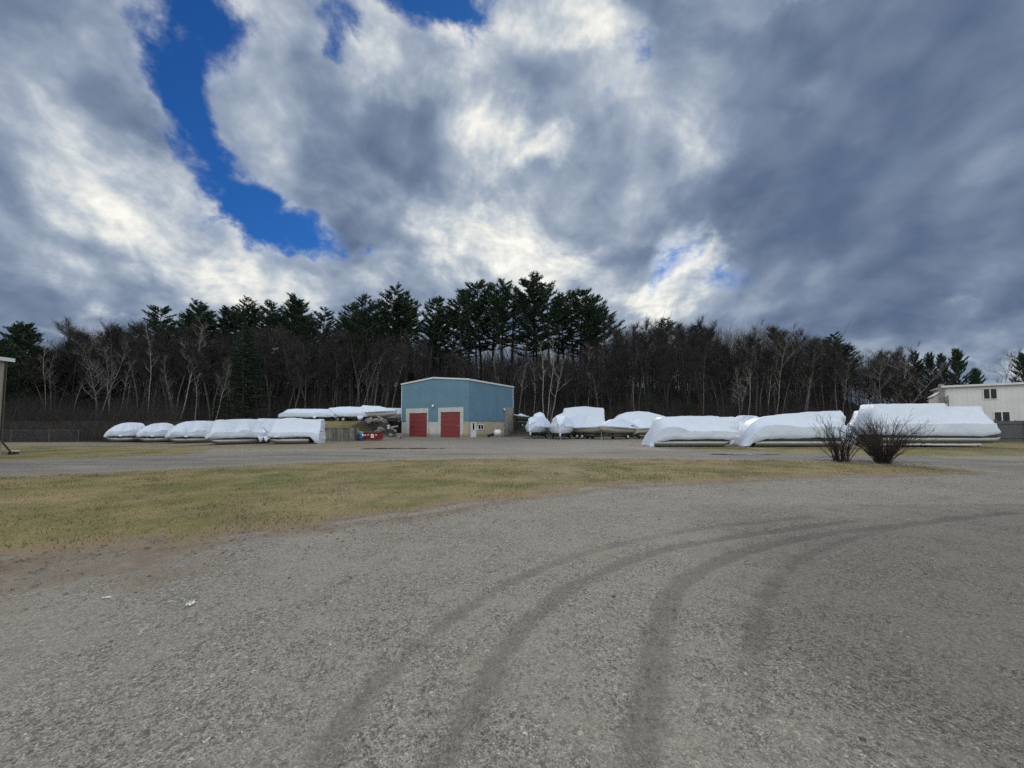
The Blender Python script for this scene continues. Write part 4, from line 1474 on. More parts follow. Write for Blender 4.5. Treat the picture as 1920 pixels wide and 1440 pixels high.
# unpainted panel at the far end of the side wall
a, zt = sdv(945.5, 763.5)
b_, _ = sdv(957.3, 763.5)
GREYP = metal_siding("bare_grey_panel", (0.27, 0.27, 0.245), 0.6)
pn = MB().box(x1 + 0.026, x1 + 0.06, a, SD + 0.02, 0.0, zt)
for q in range(5):
    yy_ = a + 0.15 + q * (SD - a - 0.2) / 5
    pn.box(x1 + 0.06, x1 + 0.08, yy_, yy_ + 0.06, 0.0, zt - 0.05)
pn.build("bare_panel", GREYP, bld)
# lamps
lx_, lz_ = fr(813.5, 761.5)
M_ = Matrix.Translation((lx_, -0.18, lz_)) @ Matrix.Rotation(R(70), 4, 'X')
MB().lathe([(0.06, -0.1), (0.16, -0.08), (0.22, 0.05), (0.16, 0.12), (0.03, 0.14)], 14, M_).bar((lx_, -0.04, lz_ + 0.05), (lx_, -0.2, lz_ + 0.05), 0.05).build("wall_lamp", LAMP, bld)
ly_, lz_ = sdv(943, 768)
M_ = Matrix.Translation((x1 + 0.2, ly_, lz_)) @ Matrix.Rotation(R(70), 4, 'Y')
MB().lathe([(0.06, -0.1), (0.16, -0.08), (0.2, 0.05), (0.14, 0.12), (0.03, 0.14)], 14, M_).bar((x1 + 0.03, ly_, lz_ + 0.05), (x1 + 0.2, ly_, lz_ + 0.05), 0.05).build("wall_lamp", LAMP, bld)

# beige metal shed whose far corner shows at the left edge
BEIGE = metal_siding("beige_siding", (0.33, 0.315, 0.26), 0.2)
shed = empty("metal_shed", (-27.68, 21, 0), 0, "beige ribbed metal shed with white eave at the picture's left edge", "shed")
mb = MB().box(-12, 0, -19, 0, -0.3, 5.15)
k2 = -18.8
while k2 < -0.1:
    mb.box(-0.01, 0.03, k2, k2 + 0.06, 0, 5.1)
    k2 += 0.32
mb.build("wall", BEIGE, shed)
mb = MB()
mb.add([(-12.2, -19.2, 5.16), (0.1, -19.2, 5.16), (0.1, 0.15, 5.16), (-12.2, 0.15, 5.16), (-6, -19.2, 6.3), (-6, 0.15, 6.3)], [(3, 2, 1, 0), (0, 1, 4), (2, 3, 5), (1, 2, 5, 4), (3, 0, 4, 5)])
rf = mb.build("roof", ROOFW, shed)
MB().box(0.102, 0.20, -19.2, 0.17, 5.10, 5.30).build("gutter", WTRIM, rf)
MB().tube([(0.12, -0.15, 5.1), (0.12, -0.15, 1.0), (0.16, -0.13, 0.75), (0.62, 0.0, 0.06)], 0.042, 8).build("downspout", DARK, shed)
MB().box(0.002, 0.06, -2.2, -0.3, -0.1, 0.55).build("skirting", DARK, shed)

# utility box on the grass beside it
c = gnd(25, 852)
ub = empty("utility_box", (c.x, c.y, hz(c.x, c.y) + .01), R(20), "small dark box with white lid on the grass beside the shed", "utility box")
MB().box(-.15, .15, -.12, .12, 0, .15).build("case", DARK, ub)
MB().box(-.17, .17, -.14, .14, .152, .20).build("lid", WTRIM, ub)

# beige two storey building on the right
A_ = Vector((at(1774, 800, 45.5).x, 45.5, 0))
dirx = Vector((0.76, -0.65, 0)).normalized()
house = empty("beige_building", A_, math.atan2(dirx.y, dirx.x), "beige two storey building with flat pale roof edge and dark windows", "building")
diry = Vector((-dirx.y, dirx.x, 0))
hv = lambda px, py: face_uv(px, py, A_, dirx, diry)
_, HT = hv(1775, 725.5)
CREAM = metal_siding("cream_siding", (0.66, 0.64, 0.63), 0.10)
mb = MB().box(0, 20, 0, 7, -0.3, HT)
k2 = 0.2
while k2 < 19.9:
    mb.box(k2, k2 + 0.03, -0.012, 0.005, 0.1, HT - 0.1)
    k2 += 0.4
mb.build("wall", CREAM, house)
rf = MB().box(-0.25, 20.3, -0.3, 7.3, HT + 0.002, HT + 0.10).build("roof", ROOFW, house)
MB().box(-0.27, 20.3, -0.36, -0.302, HT - 0.08, HT + 0.14).build("fascia", WTRIM, rf)
GREYC = mat("grey_duct", (0.20, 0.195, 0.18), 0.7, var=0.3)
MB().box(-0.45, 0.02, -0.25, -0.014, HT - 2.2, HT + 0.35).build("flue", GREYC, house)
mb = MB().add([(-0.7, 1.0, -0.2), (-0.002, 1.0, -0.2), (-0.002, 1.0, HT - 0.5), (-0.7, 1.0, HT - 1.0), (-0.7, 5, -0.2), (-0.002, 5, -0.2), (-0.002, 5, HT - 0.5), (-0.7, 5, HT - 1.0)],
              [(0, 1, 2, 3), (7, 6, 5, 4), (0, 4, 5, 1), (3, 2, 6, 7), (0, 3, 7, 4), (1, 5, 6, 2)])
mb.build("side_wing", CREAM, house)
mb = MB().add([(-0.8, 0.9, HT - 1.07), (-0.002, 0.9, HT - 0.49), (-0.002, 5.1, HT - 0.49), (-0.8, 5.1, HT - 1.07), (-0.8, 0.9, HT - 0.95), (-0.002, 0.9, HT - 0.37), (-0.002, 5.1, HT - 0.37), (-0.8, 5.1, HT - 0.95)],
              [(3, 2, 1, 0), (4, 5, 6, 7), (0, 1, 5, 4), (1, 2, 6, 5), (2, 3, 7, 6), (3, 0, 4, 7)])
mb.build("wing_roof", WTRIM, house)
a, zt = hv(1776.5, 741)
b_, zb = hv(1779.5, 762)
MB().box(a, b_, -0.05, -0.014, zb, zt).build("wall_panel", GREYC, house)
a, zt = hv(1772, 741)
MB().box(a - 0.1, a + 0.2, -0.35, -0.016, zt - 0.8, zt - 0.2).build("vent_hood", GREYC, house)
for p0, p1 in (((1841.5, 728.5), (1870.0, 749.5)), ((1862.0, 771.5), (1894.5, 795.0))):
    a, zt = hv(*p0)
    b_, _ = hv(p1[0], p0[1])
    _, zb = hv(p0[0], p1[1])
    wf = MB()
    t_ = 0.09
    wf.box(a, b_, -0.07, -0.013, zt - t_, zt)
    wf.box(a, b_, -0.07, -0.013, zb, zb + t_)
    for q in (a, b_ - t_, (a + b_) / 2 - t_ / 2):
        wf.box(q, q + t_, -0.066, -0.013, zb + t_, zt - t_)
    win = wf.build("window", WTRIM, house)
    MB().box(a + t_, b_ - t_, -0.03, -0.013, zb + t_, zt - t_).build("pane", GLASS, win)

# ------------------------------------------------------------------ fences and walls
WOODGREY = mat("weathered_boards", (0.085, 0.085, 0.09), 0.9, var=0.35, scale=6, stretch=(3, 3, 0.4))
p0 = at(1866, 800, 36.0)
fn = empty("board_fence", (p0.x, p0.y, 0), R(-8), "weathered grey board fence at the bow of the longest wrapped boat", "fence")
for i in range(5):
    MB().box(i * 2.4 - 0.06, i * 2.4 + 0.06, -0.14, -0.02, -0.2, 2.25).build("post", WOODGREY, fn)
rr = random.Random(3)
mb = MB()
for i in range(62):
    x = i * 0.16
    if abs((x % 2.4) - 0) < 0.0:
        continue
    mb.box(x + 0.005, x + 0.15, 0.04, 0.065, 0.08, 2.05 + rr.uniform(-.04, .04))
mb.build("boards", WOODGREY, fn)
mb = MB()
for z in (0.45, 1.75):
    mb.box(-0.05, 9.9, -0.015, 0.038, z, z + 0.09)
mb.build("rails", WOODGREY, fn)

q0, q1 = at(-60, 830, 37), at(152, 830, 37)
cf = empty("wire_fence", (q0.x, 37, 0), 0, "low wire mesh fence on thin steel posts at the left edge of the wood", "fence")
WIRE = mat("dull_wire", (0.13, 0.13, 0.13), 0.6, 0.4)
Lf = q1.x - q0.x
zb = hz(q0.x + 8, 37)
cf.location.z = zb
for px in (22, 93, 148, -40):
    x = at(px, 800, 37).x - q0.x
    MB().tube([(x, 0, -0.2), (x, 0, 1.22)], 0.022, 7).build("post", WIRE, cf)
MB().tube([(0, 0, 1.18), (Lf, 0, 1.18)], 0.012, 6).build("top_rail", WIRE, cf)
mb = MB()
x = -1.15
while x < Lf:
    for s in (0, 1):
        a, b_ = (x, x + 1.15) if s == 0 else (x + 1.15, x)
        pa, pb = Vector((a, 0.02, 0.02)), Vector((b_, 0.02, 1.16))
        if pa.x < 0 or pb.x < 0 or pa.x > Lf or pb.x > Lf:
            continue
        mb.tube([pa, pb], 0.005, 3, caps=False)
    x += 0.16
mb.build("mesh_panel", WIRE, cf)

# concrete retaining wall
def wet_conc(n, t, c, bs):
    v = t.outputs['Object']
    base = n.ramp(n.noise(v, 1.8, 7, 0.65), [(0.3, (0.10, 0.095, 0.08)), (0.7, (0.23, 0.215, 0.18))])
    st = n.smooth(n.noise(n.mapping(v, (3.2, 1, 0.3)), 1.0, 6, 0.7), 0.45, 0.62)
    c = n.mix(n.math('MULTIPLY', st, 0.75), base, (0.035, 0.036, 0.026))
    ms = n.smooth(n.noise(v, 1.3, 6, 0.7), 0.58, 0.7)
    return n.mix(n.math('MULTIPLY', ms, 0.5), c, (0.06, 0.07, 0.025))
WALLC = mat("stained_concrete", (0.2, 0.2, 0.18), 0.9, build=wet_conc, bump=0.4, bscale=8)
cw = MB()
cw.box(-30.0, -16.75, 40.2, 40.55, -0.2, 1.30).box(-16.75, -16.3, 39.9, 40.75, -0.2, 1.34).box(-30.0, -16.76, 40.16, 40.6, 1.302, 1.38)
tag(cw.build("retaining_wall", WALLC), "stained concrete retaining wall holding the grass terrace", "wall")

# ------------------------------------------------------------------ yard things
RED = mat("dumpster_red", (0.24, 0.018, 0.022), 0.5, var=0.25)
SIGNW = mat("white_label", (0.72, 0.72, 0.72), 0.5, var=0.05)
p0 = at(683.5, 810, 41.2)
p1 = at(712.5, 810, 41.2)
w_ = p1.x - p0.x
du = empty("dumpster", ((p0.x + p1.x) / 2, 41.6, hz(-15, 41) + .02), R(-4), "small red dumpster with white labels before the timber", "dumpster")
h2 = w_ / 2
prof = [(-0.42, 0.08), (0.5, 0.08), (0.5, 0.92), (-0.58, 0.76)]
mb = MB().add([(x, y, z) for x in (-h2, h2) for y, z in prof], [(3, 2, 1, 0), (4, 5, 6, 7), (0, 1, 5, 4), (1, 2, 6, 5), (2, 3, 7, 6), (3, 0, 4, 7)])
for x in (-h2 * 0.55, h2 * 0.55):
    mb.box(x - 0.04, x + 0.04, -0.60, -0.40, 0.1, 0.74)
mb.build("body", RED, du)
mb = MB().add([(-h2 - .03, -0.62, 0.79), (h2 + .03, -0.62, 0.79), (h2 + .03, 0.54, 0.95), (-h2 - .03, 0.54, 0.95), (-h2 - .03, -0.62, 0.84), (h2 + .03, -0.62, 0.84), (h2 + .03, 0.54, 1.0), (-h2 - .03, 0.54, 1.0)],
              [(3, 2, 1, 0), (4, 5, 6, 7), (0, 1, 5, 4), (1, 2, 6, 5), (2, 3, 7, 6), (3, 0, 4, 7)])
mb.build("lid", mat("dumpster_lid", (0.07, 0.012, 0.014), 0.5), du)
mb = MB().box(-0.02, 0.30, -0.63, -0.605, 0.30, 0.68).build("label", SIGNW, du)
MB().box(0.06, 0.22, -0.64, -0.632, 0.42, 0.56).build("label_print", mat("label_grey", (0.3, 0.3, 0.32), 0.6), mb)
for xx in (-0.32, 0.55):
    MB().add([(xx - .09, -0.612, .66), (xx + .09, -0.612, .66), (xx, -0.612, .50), (xx - .09, -0.60, .66), (xx + .09, -0.60, .66), (xx, -0.60, .50)], [(0, 2, 1), (3, 4, 5), (0, 1, 4, 3), (1, 2, 5, 4), (2, 0, 3, 5)]).build("label", SIGNW, du)
MB().box(-h2 + .02, -h2 + .28, -0.625, -0.60, 0.50, 0.62).build("label", SIGNW, du)
for sx in (-1, 1):
    MB().tube([(sx * (h2 + 0.005), -0.3, 0.5), (sx * (h2 + 0.07), -0.3, 0.5), (sx * (h2 + 0.07), 0.3, 0.5), (sx * (h2 + 0.005), 0.3, 0.5)], 0.03, 6).build("lift_sleeve", RED, du)

BLUEP = mat("blue_plastic", (0.035, 0.085, 0.19), 0.45, var=0.2)
p0 = at(676.5, 815, 40.9)
br = empty("barrel", (p0.x, 40.9, hz(p0.x, 40.9)), 0.4, "blue plastic barrel standing left of the red dumpster", "barrel")
MB().lathe([(0.24, 0), (0.29, 0.05), (0.30, 0.28), (0.315, 0.30), (0.315, 0.33), (0.30, 0.35), (0.30, 0.58), (0.315, 0.60), (0.315, 0.63), (0.30, 0.65), (0.28, 0.86), (0.24, 0.9)], 20).build("body", BLUEP, br)
MB().lathe([(0.2, 0.905), (0.2, 0.93), (0.02, 0.95)], 16, Matrix.Translation((0.03, -0.02, 0))).build("cap", SIGNW, br)
MB().box(0.10, 0.26, -0.30, -0.275, 0.50, 0.74).build("label", SIGNW, br)
p0 = at(731.5, 818, 47.0)
bk = empty("bucket", (p0.x, 46.3, hz(p0.x, 46.3) - .01), 0, "white plastic bucket between the dumpster and the blue building", "bucket")
MB().lathe([(0.13, 0), (0.16, 0.4), (0.175, 0.41), (0.175, 0.45), (0.15, 0.45), (0.14, 0.43)], 16).build("body", SIGNW, bk)
MB().lathe([(0.165, 0.452), (0.165, 0.475), (0.02, 0.49)], 16).build("lid", SIGNW, bk)
# old timber stacked in front of the bank
OLDW = mat("old_timber", (0.27, 0.24, 0.195), 0.9, var=0.4, scale=4, stretch=(0.4, 3, 3))
for i, (pa, pb, Y, z, lab) in enumerate([(706, 757, 47.6, 0.06, "old timber beam lying lowest in the stack by the blue building"), (709, 757, 48.1, 0.36, "middle timber beam of the stack by the blue building"),
                                        (705, 750, 48.5, 0.66, "upper timber beam with pale face in the stack by the blue building"), (708, 742, 48.8, 0.95, "short pale plank on top of the timber stack")]):
    x0_, x1_ = at(pa, 800, Y).x, at(pb, 800, Y).x
    x1_ = min(x1_, -0.37 * Y + 3.2)
    t_ = MB().box(x0_, x1_, Y - 0.14, Y + 0.14, z, z + (0.26 if i < 3 else 0.08)).build("timber_beam", OLDW)
    t_.location.z = 0.04
    tag(t_, lab, "timber", "timber stacked by the blue building")
ROCK = mat("rubble_stone", (0.19, 0.18, 0.165), 0.9, var=0.45, scale=3, bump=0.4)
rr = random.Random(8)
for i in range(34):
    px = rr.uniform(686, 757)
    Y = rr.uniform(44.5, 51.5)
    x = at(px, 800, Y).x
    s = rr.uniform(0.14, 0.42)
    bm = bmesh.new()
    bmesh.ops.create_icosphere(bm, subdivisions=2, radius=1)
    sq = (rr.uniform(.8, 1.6), rr.uniform(.6, 1), rr.uniform(.4, .8))
    for v in bm.verts:
        nn = mnoise.noise(v.co * 1.6 + Vector((i, 0, 0)))
        v.co = Vector((v.co.x * sq[0], v.co.y * sq[1], v.co.z * sq[2])) * s * (1 + 0.5 * nn)
    me = bpy.data.meshes.new("rubble_stone")
    bm.to_mesh(me)
    bm.free()
    o = link("rubble_stone", me, ROCK)
    o.location = (x, Y, hz(x, Y) + s * 0.2)
    o.rotation_euler = (rr.uniform(0, 3), rr.uniform(0, .4), rr.uniform(0, 6))
    tag(o, "grey rubble stone in the heap on the bank left of the blue building", "stone", "rubble stones on the bank left of the blue building")
for i, (px, py, Y, ln, ang, lab) in enumerate([(716, 794, 49.6, 1.3, 0.5, "pale split log tilted on the rubble heap"), (735, 802, 49.0, 1.5, -0.2, "pale log lying flat on the rubble heap"), (748, 798, 50.0, 1.1, 0.15, "short log near the blue building's corner")]):
    p = at(px, py, Y)
    g = max(hz(p.x, Y) + 0.25, p.z)
    o = MB().tube([(-ln / 2, 0, 0), (0, 0, 0.02), (ln / 2, 0, 0)], [0.12, 0.13, 0.11], 9).build("log", OLDW)
    o.location = (p.x, Y, hz(p.x, Y) + 0.32)
    o.rotation_euler = (0, ang, 0.3)
    tag(o, lab, "log")
# white tank and black pipe by the tan side wall
PLAST = mat("white_plastic", (0.66, 0.68, 0.68), 0.4, var=0.08)
p0 = at(932.5, 817, 53.4)
tk = empty("plastic_tank", (p0.x, 53.4, hz(p0.x, 53.4)), R(20), "white plastic tank on feet by the tan side wall", "tank")
bm = bmesh.new()
bmesh.ops.create_cube(bm, size=1)
bmesh.ops.bevel(bm, geom=list(bm.edges), offset=0.14, segments=3, affect='EDGES')
for v in bm.verts:
    v.co = Vector((v.co.x * 0.95 * (1 - 0.08 * math.exp(-((v.co.x) / 0.12) ** 2)), v.co.y * 0.8, v.co.z * 0.86 + 0.60))
me = bpy.data.meshes.new("body")
bm.to_mesh(me)
bm.free()
for p in me.polygons:
    p.use_smooth = True
link("body", me, PLAST, tk)
for sx in (-.24, .24):
    MB().lathe([(0.1, 0), (0.13, 0.1), (0.15, 0.2)], 10, Matrix.Translation((sx, 0, 0))).build("foot", PLAST, tk)
    MB().lathe([(0.1, 1.025), (0.1, 1.09), (0.02, 1.11)], 12, Matrix.Translation((sx, 0, 0))).build("cap", PLAST, tk)
p0 = at(921, 817, 52.6)
pp = empty("drain_pipe", (p0.x, 52.3, hz(p0.x, 52.3) + 0.2), R(-25), "black drain pipe lying on brown leaves beside the white tank", "pipe")
MB().tube([(-.45, 0, 0.02), (-.1, 0, .1), (.3, 0, .2)], 0.19, 14, caps=False).build("barrel", DARK, pp)
MB().tube([(-.46, 0, 0.02), (-.40, 0, .035)], 0.215, 14).build("collar", DARK, pp)

# scraps on the gravel and the lawn
PAPER = mat("white_paper", (0.72, 0.73, 0.73), 0.7, var=0.06)


def scrap(name, px, py, sx, sy, label, cat, seed, m=PAPER, hgt=0.02):
    c = gnd(px, py)
    rr = random.Random(seed)
    v, f = [], []
    nx_, ny_ = 7, 5
    for j in range(ny_):
        for i in range(nx_):
            x, y = (i / (nx_ - 1) - .5) * sx, (j / (ny_ - 1) - .5) * sy
            k3 = 1 + 0.25 * mnoise.noise((i * .9, j * .9, seed))
            v.append((x * k3, y * k3, 0.004 + hgt * abs(mnoise.noise((i * .7, j * .8, seed + .5))) * 2))
    for j in range(ny_ - 1):
        for i in range(nx_ - 1):
            f.append((j * nx_ + i, j * nx_ + i + 1, (j + 1) * nx_ + i + 1, (j + 1) * nx_ + i))
    o = link(name, mesh(name, v, f), m)
    o.location = (c.x, c.y, hz(c.x, c.y) + float(micro_z(np.array([c.x]), np.array([c.y]))[0]) + 0.004)
    o.rotation_euler = (0, 0, rr.uniform(-.4, .4))
    md = o.modifiers.new("thickness", 'SOLIDIFY')
    md.thickness = 0.003
    return tag(o, label, cat)


scrap("paper_scrap", 357, 1137, 0.05, 0.06, "crumpled white paper scrap on the grey gravel", "litter", 3, hgt=0.03)
scrap("paper_scrap", 200, 1122, 0.08, 0.012, "thin white strip lying on the gravel, left of the crumpled scrap", "litter", 5, hgt=0.006)
scrap("board_scrap", 1198, 885.5, 0.24, 0.16, "pale flat piece of board lying on the lawn", "litter", 7, hgt=0.02)
# ------------------------------------------------------------------ boats
def film(name, c0):
    def b(n, t, c, bs):
        v = t.outputs['Object']
        base = n.ramp(n.noise(v, 1.1, 6, 0.6), [(0.3, tuple(x * 0.95 for x in c0)), (0.7, c0)])
        bn = n.new('ShaderNodeBump')
        bn.inputs['Strength'].default_value = 0.45
        bn.inputs['Distance'].default_value = 0.08
        w = n.vmath('SCALE', n.noise(v, 0.9, 3, 0.5, color=True), scale=1.6)
        h = n.noise(n.mapping(n.vmath('ADD', v, w), (0.7, 1.6, 1.6)), 1.5, 5, 0.55)
        n.l.new(h, bn.inputs['Height'])
        n.l.new(bn.outputs[0], bs.inputs['Normal'])
        return base
    return mat(name, c0, 0.5, build=b, spec=0.4)


FILM = film("white_shrink_film", (0.60, 0.655, 0.745))
ALU = mat("brushed_aluminium", (0.30, 0.295, 0.285), 0.45, 0.85, var=0.12, scale=2, stretch=(0.5, 3, 3))
DECK = mat("dark_deck_edge", (0.035, 0.035, 0.038), 0.6)
HULL = mat("bone_gelcoat", (0.40, 0.375, 0.33), 0.3, var=0.08)
HULLW = mat("white_gelcoat", (0.50, 0.50, 0.49), 0.3, var=0.06)
HULLD = mat("dark_gelcoat", (0.06, 0.065, 0.07), 0.3)
STEEL = mat("trailer_steel", (0.05, 0.05, 0.052), 0.6, 0.3)
GALVT = mat("trailer_galvanised", (0.35, 0.35, 0.35), 0.5, 0.6)
RIM = mat("white_rim", (0.6, 0.6, 0.58), 0.4)
BLOCK = mat("wood_block", (0.20, 0.165, 0.12), 0.9)


def prof(pts, s):
    return float(np.interp(s, [p[0] for p in pts], [p[1] for p in pts]))


def cover_mesh(L, ridge, ws, zs, zh, seed, rw=0.22, wh=None, nst=44, flap=(), crumple=0.035, low=None, sag=0.10):
    """The film: a tent stretched from the ridge over the rails and gathered under the hem.
    ridge/ws/zs/zh/rw: lists of (0..1 along the boat, value)."""
    rings = []
    half = 8
    for i in range(nst + 1):
        s = i / nst
        x = (s - 0.5) * L
        zr, w, z1, z0 = prof(ridge, s), prof(ws, s), prof(zs, s), prof(zh, s)
        r_ = prof(rw, s) if hasattr(rw, '__len__') else rw
        r_ = min(r_, w * 0.8)
        hem = w * (1.0 if wh is None else prof(wh, s))
        z0 += 0.035 * mnoise.noise((x * 1.1, seed, 0)) + 0.05 * mnoise.noise((x * 0.5, seed, 4))
        side = []
        side.append((hem - 0.05, z0 - 0.03))
        side.append((hem, z0 + 0.02))
        for k in (0.33, 0.66):
            side.append((hem + (w - hem) * k + 0.015 * math.sin(k * 3.1), z0 + (z1 - z0) * k))
        side.append((w, z1 - 0.015))
        side.append((w - 0.11, z1 + 0.02))
        for k in range(1, half + 1):
            t = k / half
            yy = (w - 0.11) + (r_ - (w - 0.11)) * t
            zz = z1 + 0.02 + (zr - z1 - 0.02) * t
            zz -= sag * (zr - z1) * math.sin(math.pi * t)
            zz -= 0.055 * abs(math.sin(math.pi * (x + seed) / 1.25)) ** 0.7 * math.sin(math.pi * min(1, t * 1.15)) * (1 if zr - z1 > .35 else .3)
            side.append((yy, zz))
        ring = [(-y, z) for y, z in side] + [(y, z) for y, z in side[::-1]]
        m = len(ring)
        out = []
        for j, (y, z) in enumerate(ring):
            p = Vector((x, y, z))
            n1 = mnoise.noise((x * 1.3, y * 1.3 + seed * 7, z * 1.3))
            n2 = mnoise.noise((x * 0.55 + z * 1.6, y * 2.4 + seed * 3, z * 2.4))
            n3 = abs(mnoise.noise((x * 2.1 + z * 1.3 + seed, y * 1.1 + seed, z * 2.6)))
            a = crumple * (0.45 + 0.9 * sstep(.16, .04, np.array(min(s, 1 - s))).item()) * (1.4 * n1 + 1.0 * n2 + 2.2 * (0.25 - n3))
            side_y = (1 if y > 0 else -1)
            out.append(p + Vector((0.5 * a, a * side_y, 0.7 * a)))
        rings.append(out)
    mb = MB()
    m = len(rings[0])
    cuts = [0, 4, 5, m // 2 - 1, m // 2, m - 6, m - 5, m - 1]     # separate strips keep the creases over the rails and the ridge sharp
    for ca, cb in zip(cuts[:-1], cuts[1:]):
        mb.loft([r_[ca:cb + 1] for r_ in rings], closed=False, smooth=True)
    for ring, rev in ((rings[0], False), (rings[-1], True)):
        c0 = len(mb.v)
        # close the end with strips from side to side
        hh = m // 2
        vs, fs = [], []
        for k in range(hh):
            vs += [ring[k], ring[m - 1 - k]]
        for k in range(hh - 1):
            q = (2 * k, 2 * k + 1, 2 * k + 3, 2 * k + 2)
            fs.append(q if not rev else q[::-1])
        mb.add(vs, fs, False)
    for fs_, y_, w_, dz_ in flap:          # loose film hanging from the hem
        x = (fs_ - 0.5) * L
        w0 = prof(ws, fs_)
        z0 = prof(zh, fs_) + 0.1
        sgn = 1 if y_ > 0 else -1
        pts = []
        for k in range(6):
            t = k / 5
            ww = w_ * (1 - 0.75 * t)
            oy = sgn * (w0 + 0.03 + 0.12 * math.sin(t * 2.2))
            for q in (-.5, 0, .5):
                pts.append(Vector((x + q * ww, oy + sgn * 0.05 * (1 - abs(q) * 2), z0 - dz_ * t)))
        fs = []
        for k in range(5):
            for q in range(2):
                fs.append((k * 3 + q, k * 3 + q + 1, k * 3 + 4 + q, k * 3 + 3 + q))
        mb.add(pts, fs, True)
    return mb


def wheel(parent, x, y, r=0.3, w=0.2):
    M_ = Matrix.Translation((x, y, r)) @ Matrix.Rotation(R(90), 4, 'X')
    wh = MB().lathe([(r * .55, -w / 2), (r * .9, -w / 2), (r, -w * .3), (r, w * .3), (r * .9, w / 2), (r * .55, w / 2)], 20, M_).build("wheel", DARK, parent)
    MB().lathe([(0.03, -w / 2 - 0.012), (r * .25, -w / 2 - 0.015), (r * .54, -w / 2 - .004), (r * .54, w / 2 + .004), (r * .25, w / 2 + 0.015), (0.03, w / 2 + 0.012)], 18, M_).build("rim", RIM, wh)


def pontoon_boat(loc, yaw, L, W, ridge, zs, zh, label, group, seed, ws=None, rw=0.2, tr=0.23, base=0.04, nose=1, flap=(), tubes=(0.03, 0.97), crumple=0.035, wh=None, sag=0.10):
    """Wrapped pontoon boat: film cover, dark deck edge and two aluminium floats with upturned noses (bow towards +x when nose = 1)."""
    o = empty("wrapped_boat", loc, yaw, label, "boat", group)
    hw = W / 2
    ws = ws or [(0, hw * 0.55), (0.03, hw * 0.9), (0.1, hw), (0.9, hw), (0.97, hw * 0.9), (1, hw * 0.55)]
    cover_mesh(L, ridge, ws, zs, zh, seed, rw, flap=flap, crumple=crumple, wh=wh, sag=sag).build("cover", FILM, o)
    zt = base + 2 * tr
    xa, xb = (tubes[0] - .5) * L, (tubes[1] - .5) * L
    MB().box(xa + 0.12, xb - 0.35, -hw + 0.12, hw - 0.12, zt - 0.03, max(zt + 0.10, prof(zh, .5) + 0.05)).build("deck", DECK, o)
    for y in (-hw + 0.32, hw - 0.32):
        z = base + tr
        pts = [(xa, y, z), (xa + 0.04, y, z), (xb - 0.75, y, z), (xb - 0.45, y, z + 0.03), (xb - 0.2, y, z + 0.10), (xb, y, z + 0.2)]
        rad = [tr * 0.8, tr, tr, tr * 0.9, tr * 0.6, tr * 0.10]
        if nose < 0:
            pts = [(-p[0] + (xa + xb), p[1], p[2]) for p in pts]
        f = MB().tube(pts, rad, 18).build("float", ALU, o)
        mb = MB()
        k = xa + 0.5
        while k < xb - 0.9:
            mb.box(k - 0.012, k + 0.012, y - 0.05, y + 0.05, z + tr - 0.01, zt + 0.02)
            k += 0.9
        if mb.v:
            mb.build("bracket", ALU, f)
    return o


def blocks(o_loc, yaw, xs, W, h, label, group):
    c, s = math.cos(yaw), math.sin(yaw)
    for x in xs:
        b = MB().box(-0.12, 0.12, -W / 2, W / 2, 0, h).build("support_timber", BLOCK)
        b.location = (o_loc[0] + x * c, o_loc[1] + x * s, o_loc[2])
        b.rotation_euler = (0, 0, yaw)
        tag(b, label, "timber", group)


def trailer(loc, yaw, L, W, label, group=None, axles=1, rail=0.42, tongue=1.4, m=None):
    o = empty("boat_trailer", loc, yaw, label, "trailer", group)
    m = m or STEEL
    fr_ = MB()
    for y in (-W * .36, W * .36):
        fr_.box(-L * .48, L * .30, y - 0.05, y + 0.05, rail - 0.1, rail)
        fr_.bar((L * .30, y, rail - .05), (L * .5, 0, rail - .05), 0.1)
    for x in (-L * .45, -L * .15, L * .15, L * .29):
        fr_.box(x - .04, x + .04, -W * .36 + .051, W * .36 - .051, rail - .09, rail - .01)
    fr_.box(L * .5 - .1, L * .5 + tongue, -.05, .05, rail - .1, rail)
    fr_.build("frame", m, o)
    jx = L * .5 + tongue * .6
    MB().tube([(jx, .09, 0.08), (jx, .09, rail + .45)], 0.03, 8).tube([(jx, .05, 0.06), (jx, .13, 0.06)], 0.07, 12).build("jack", GALVT, o)
    xs = [-L * .12] if axles == 1 else [-L * .17, -L * .17 + .75]
    for x in xs:
        for y in (-W * .5, W * .5):
            wheel(o, x, y)
        MB().tube([(x, -W * .5, .3), (x, W * .5, .3)], 0.035, 7).build("axle", m, o)
    for y in (-W * .5, W * .5):
        x0, x1 = min(xs) - .42, max(xs) + .42
        MB().add([(x, y + d, z) for d in (-.13, .13) for x, z in ((x0, .42), (x0 + .12, .66), (x1 - .12, .66), (x1, .42))], [(0, 1, 5, 4), (1, 2, 6, 5), (2, 3, 7, 6)]).build("fender", m, o)
    bk = MB()
    for y in (-W * .2, W * .2):
        bk.box(-L * .45, L * .2, y - .05, y + .05, rail + .002, rail + .10)
    bk.build("bunk", BLOCK, o)
    return o


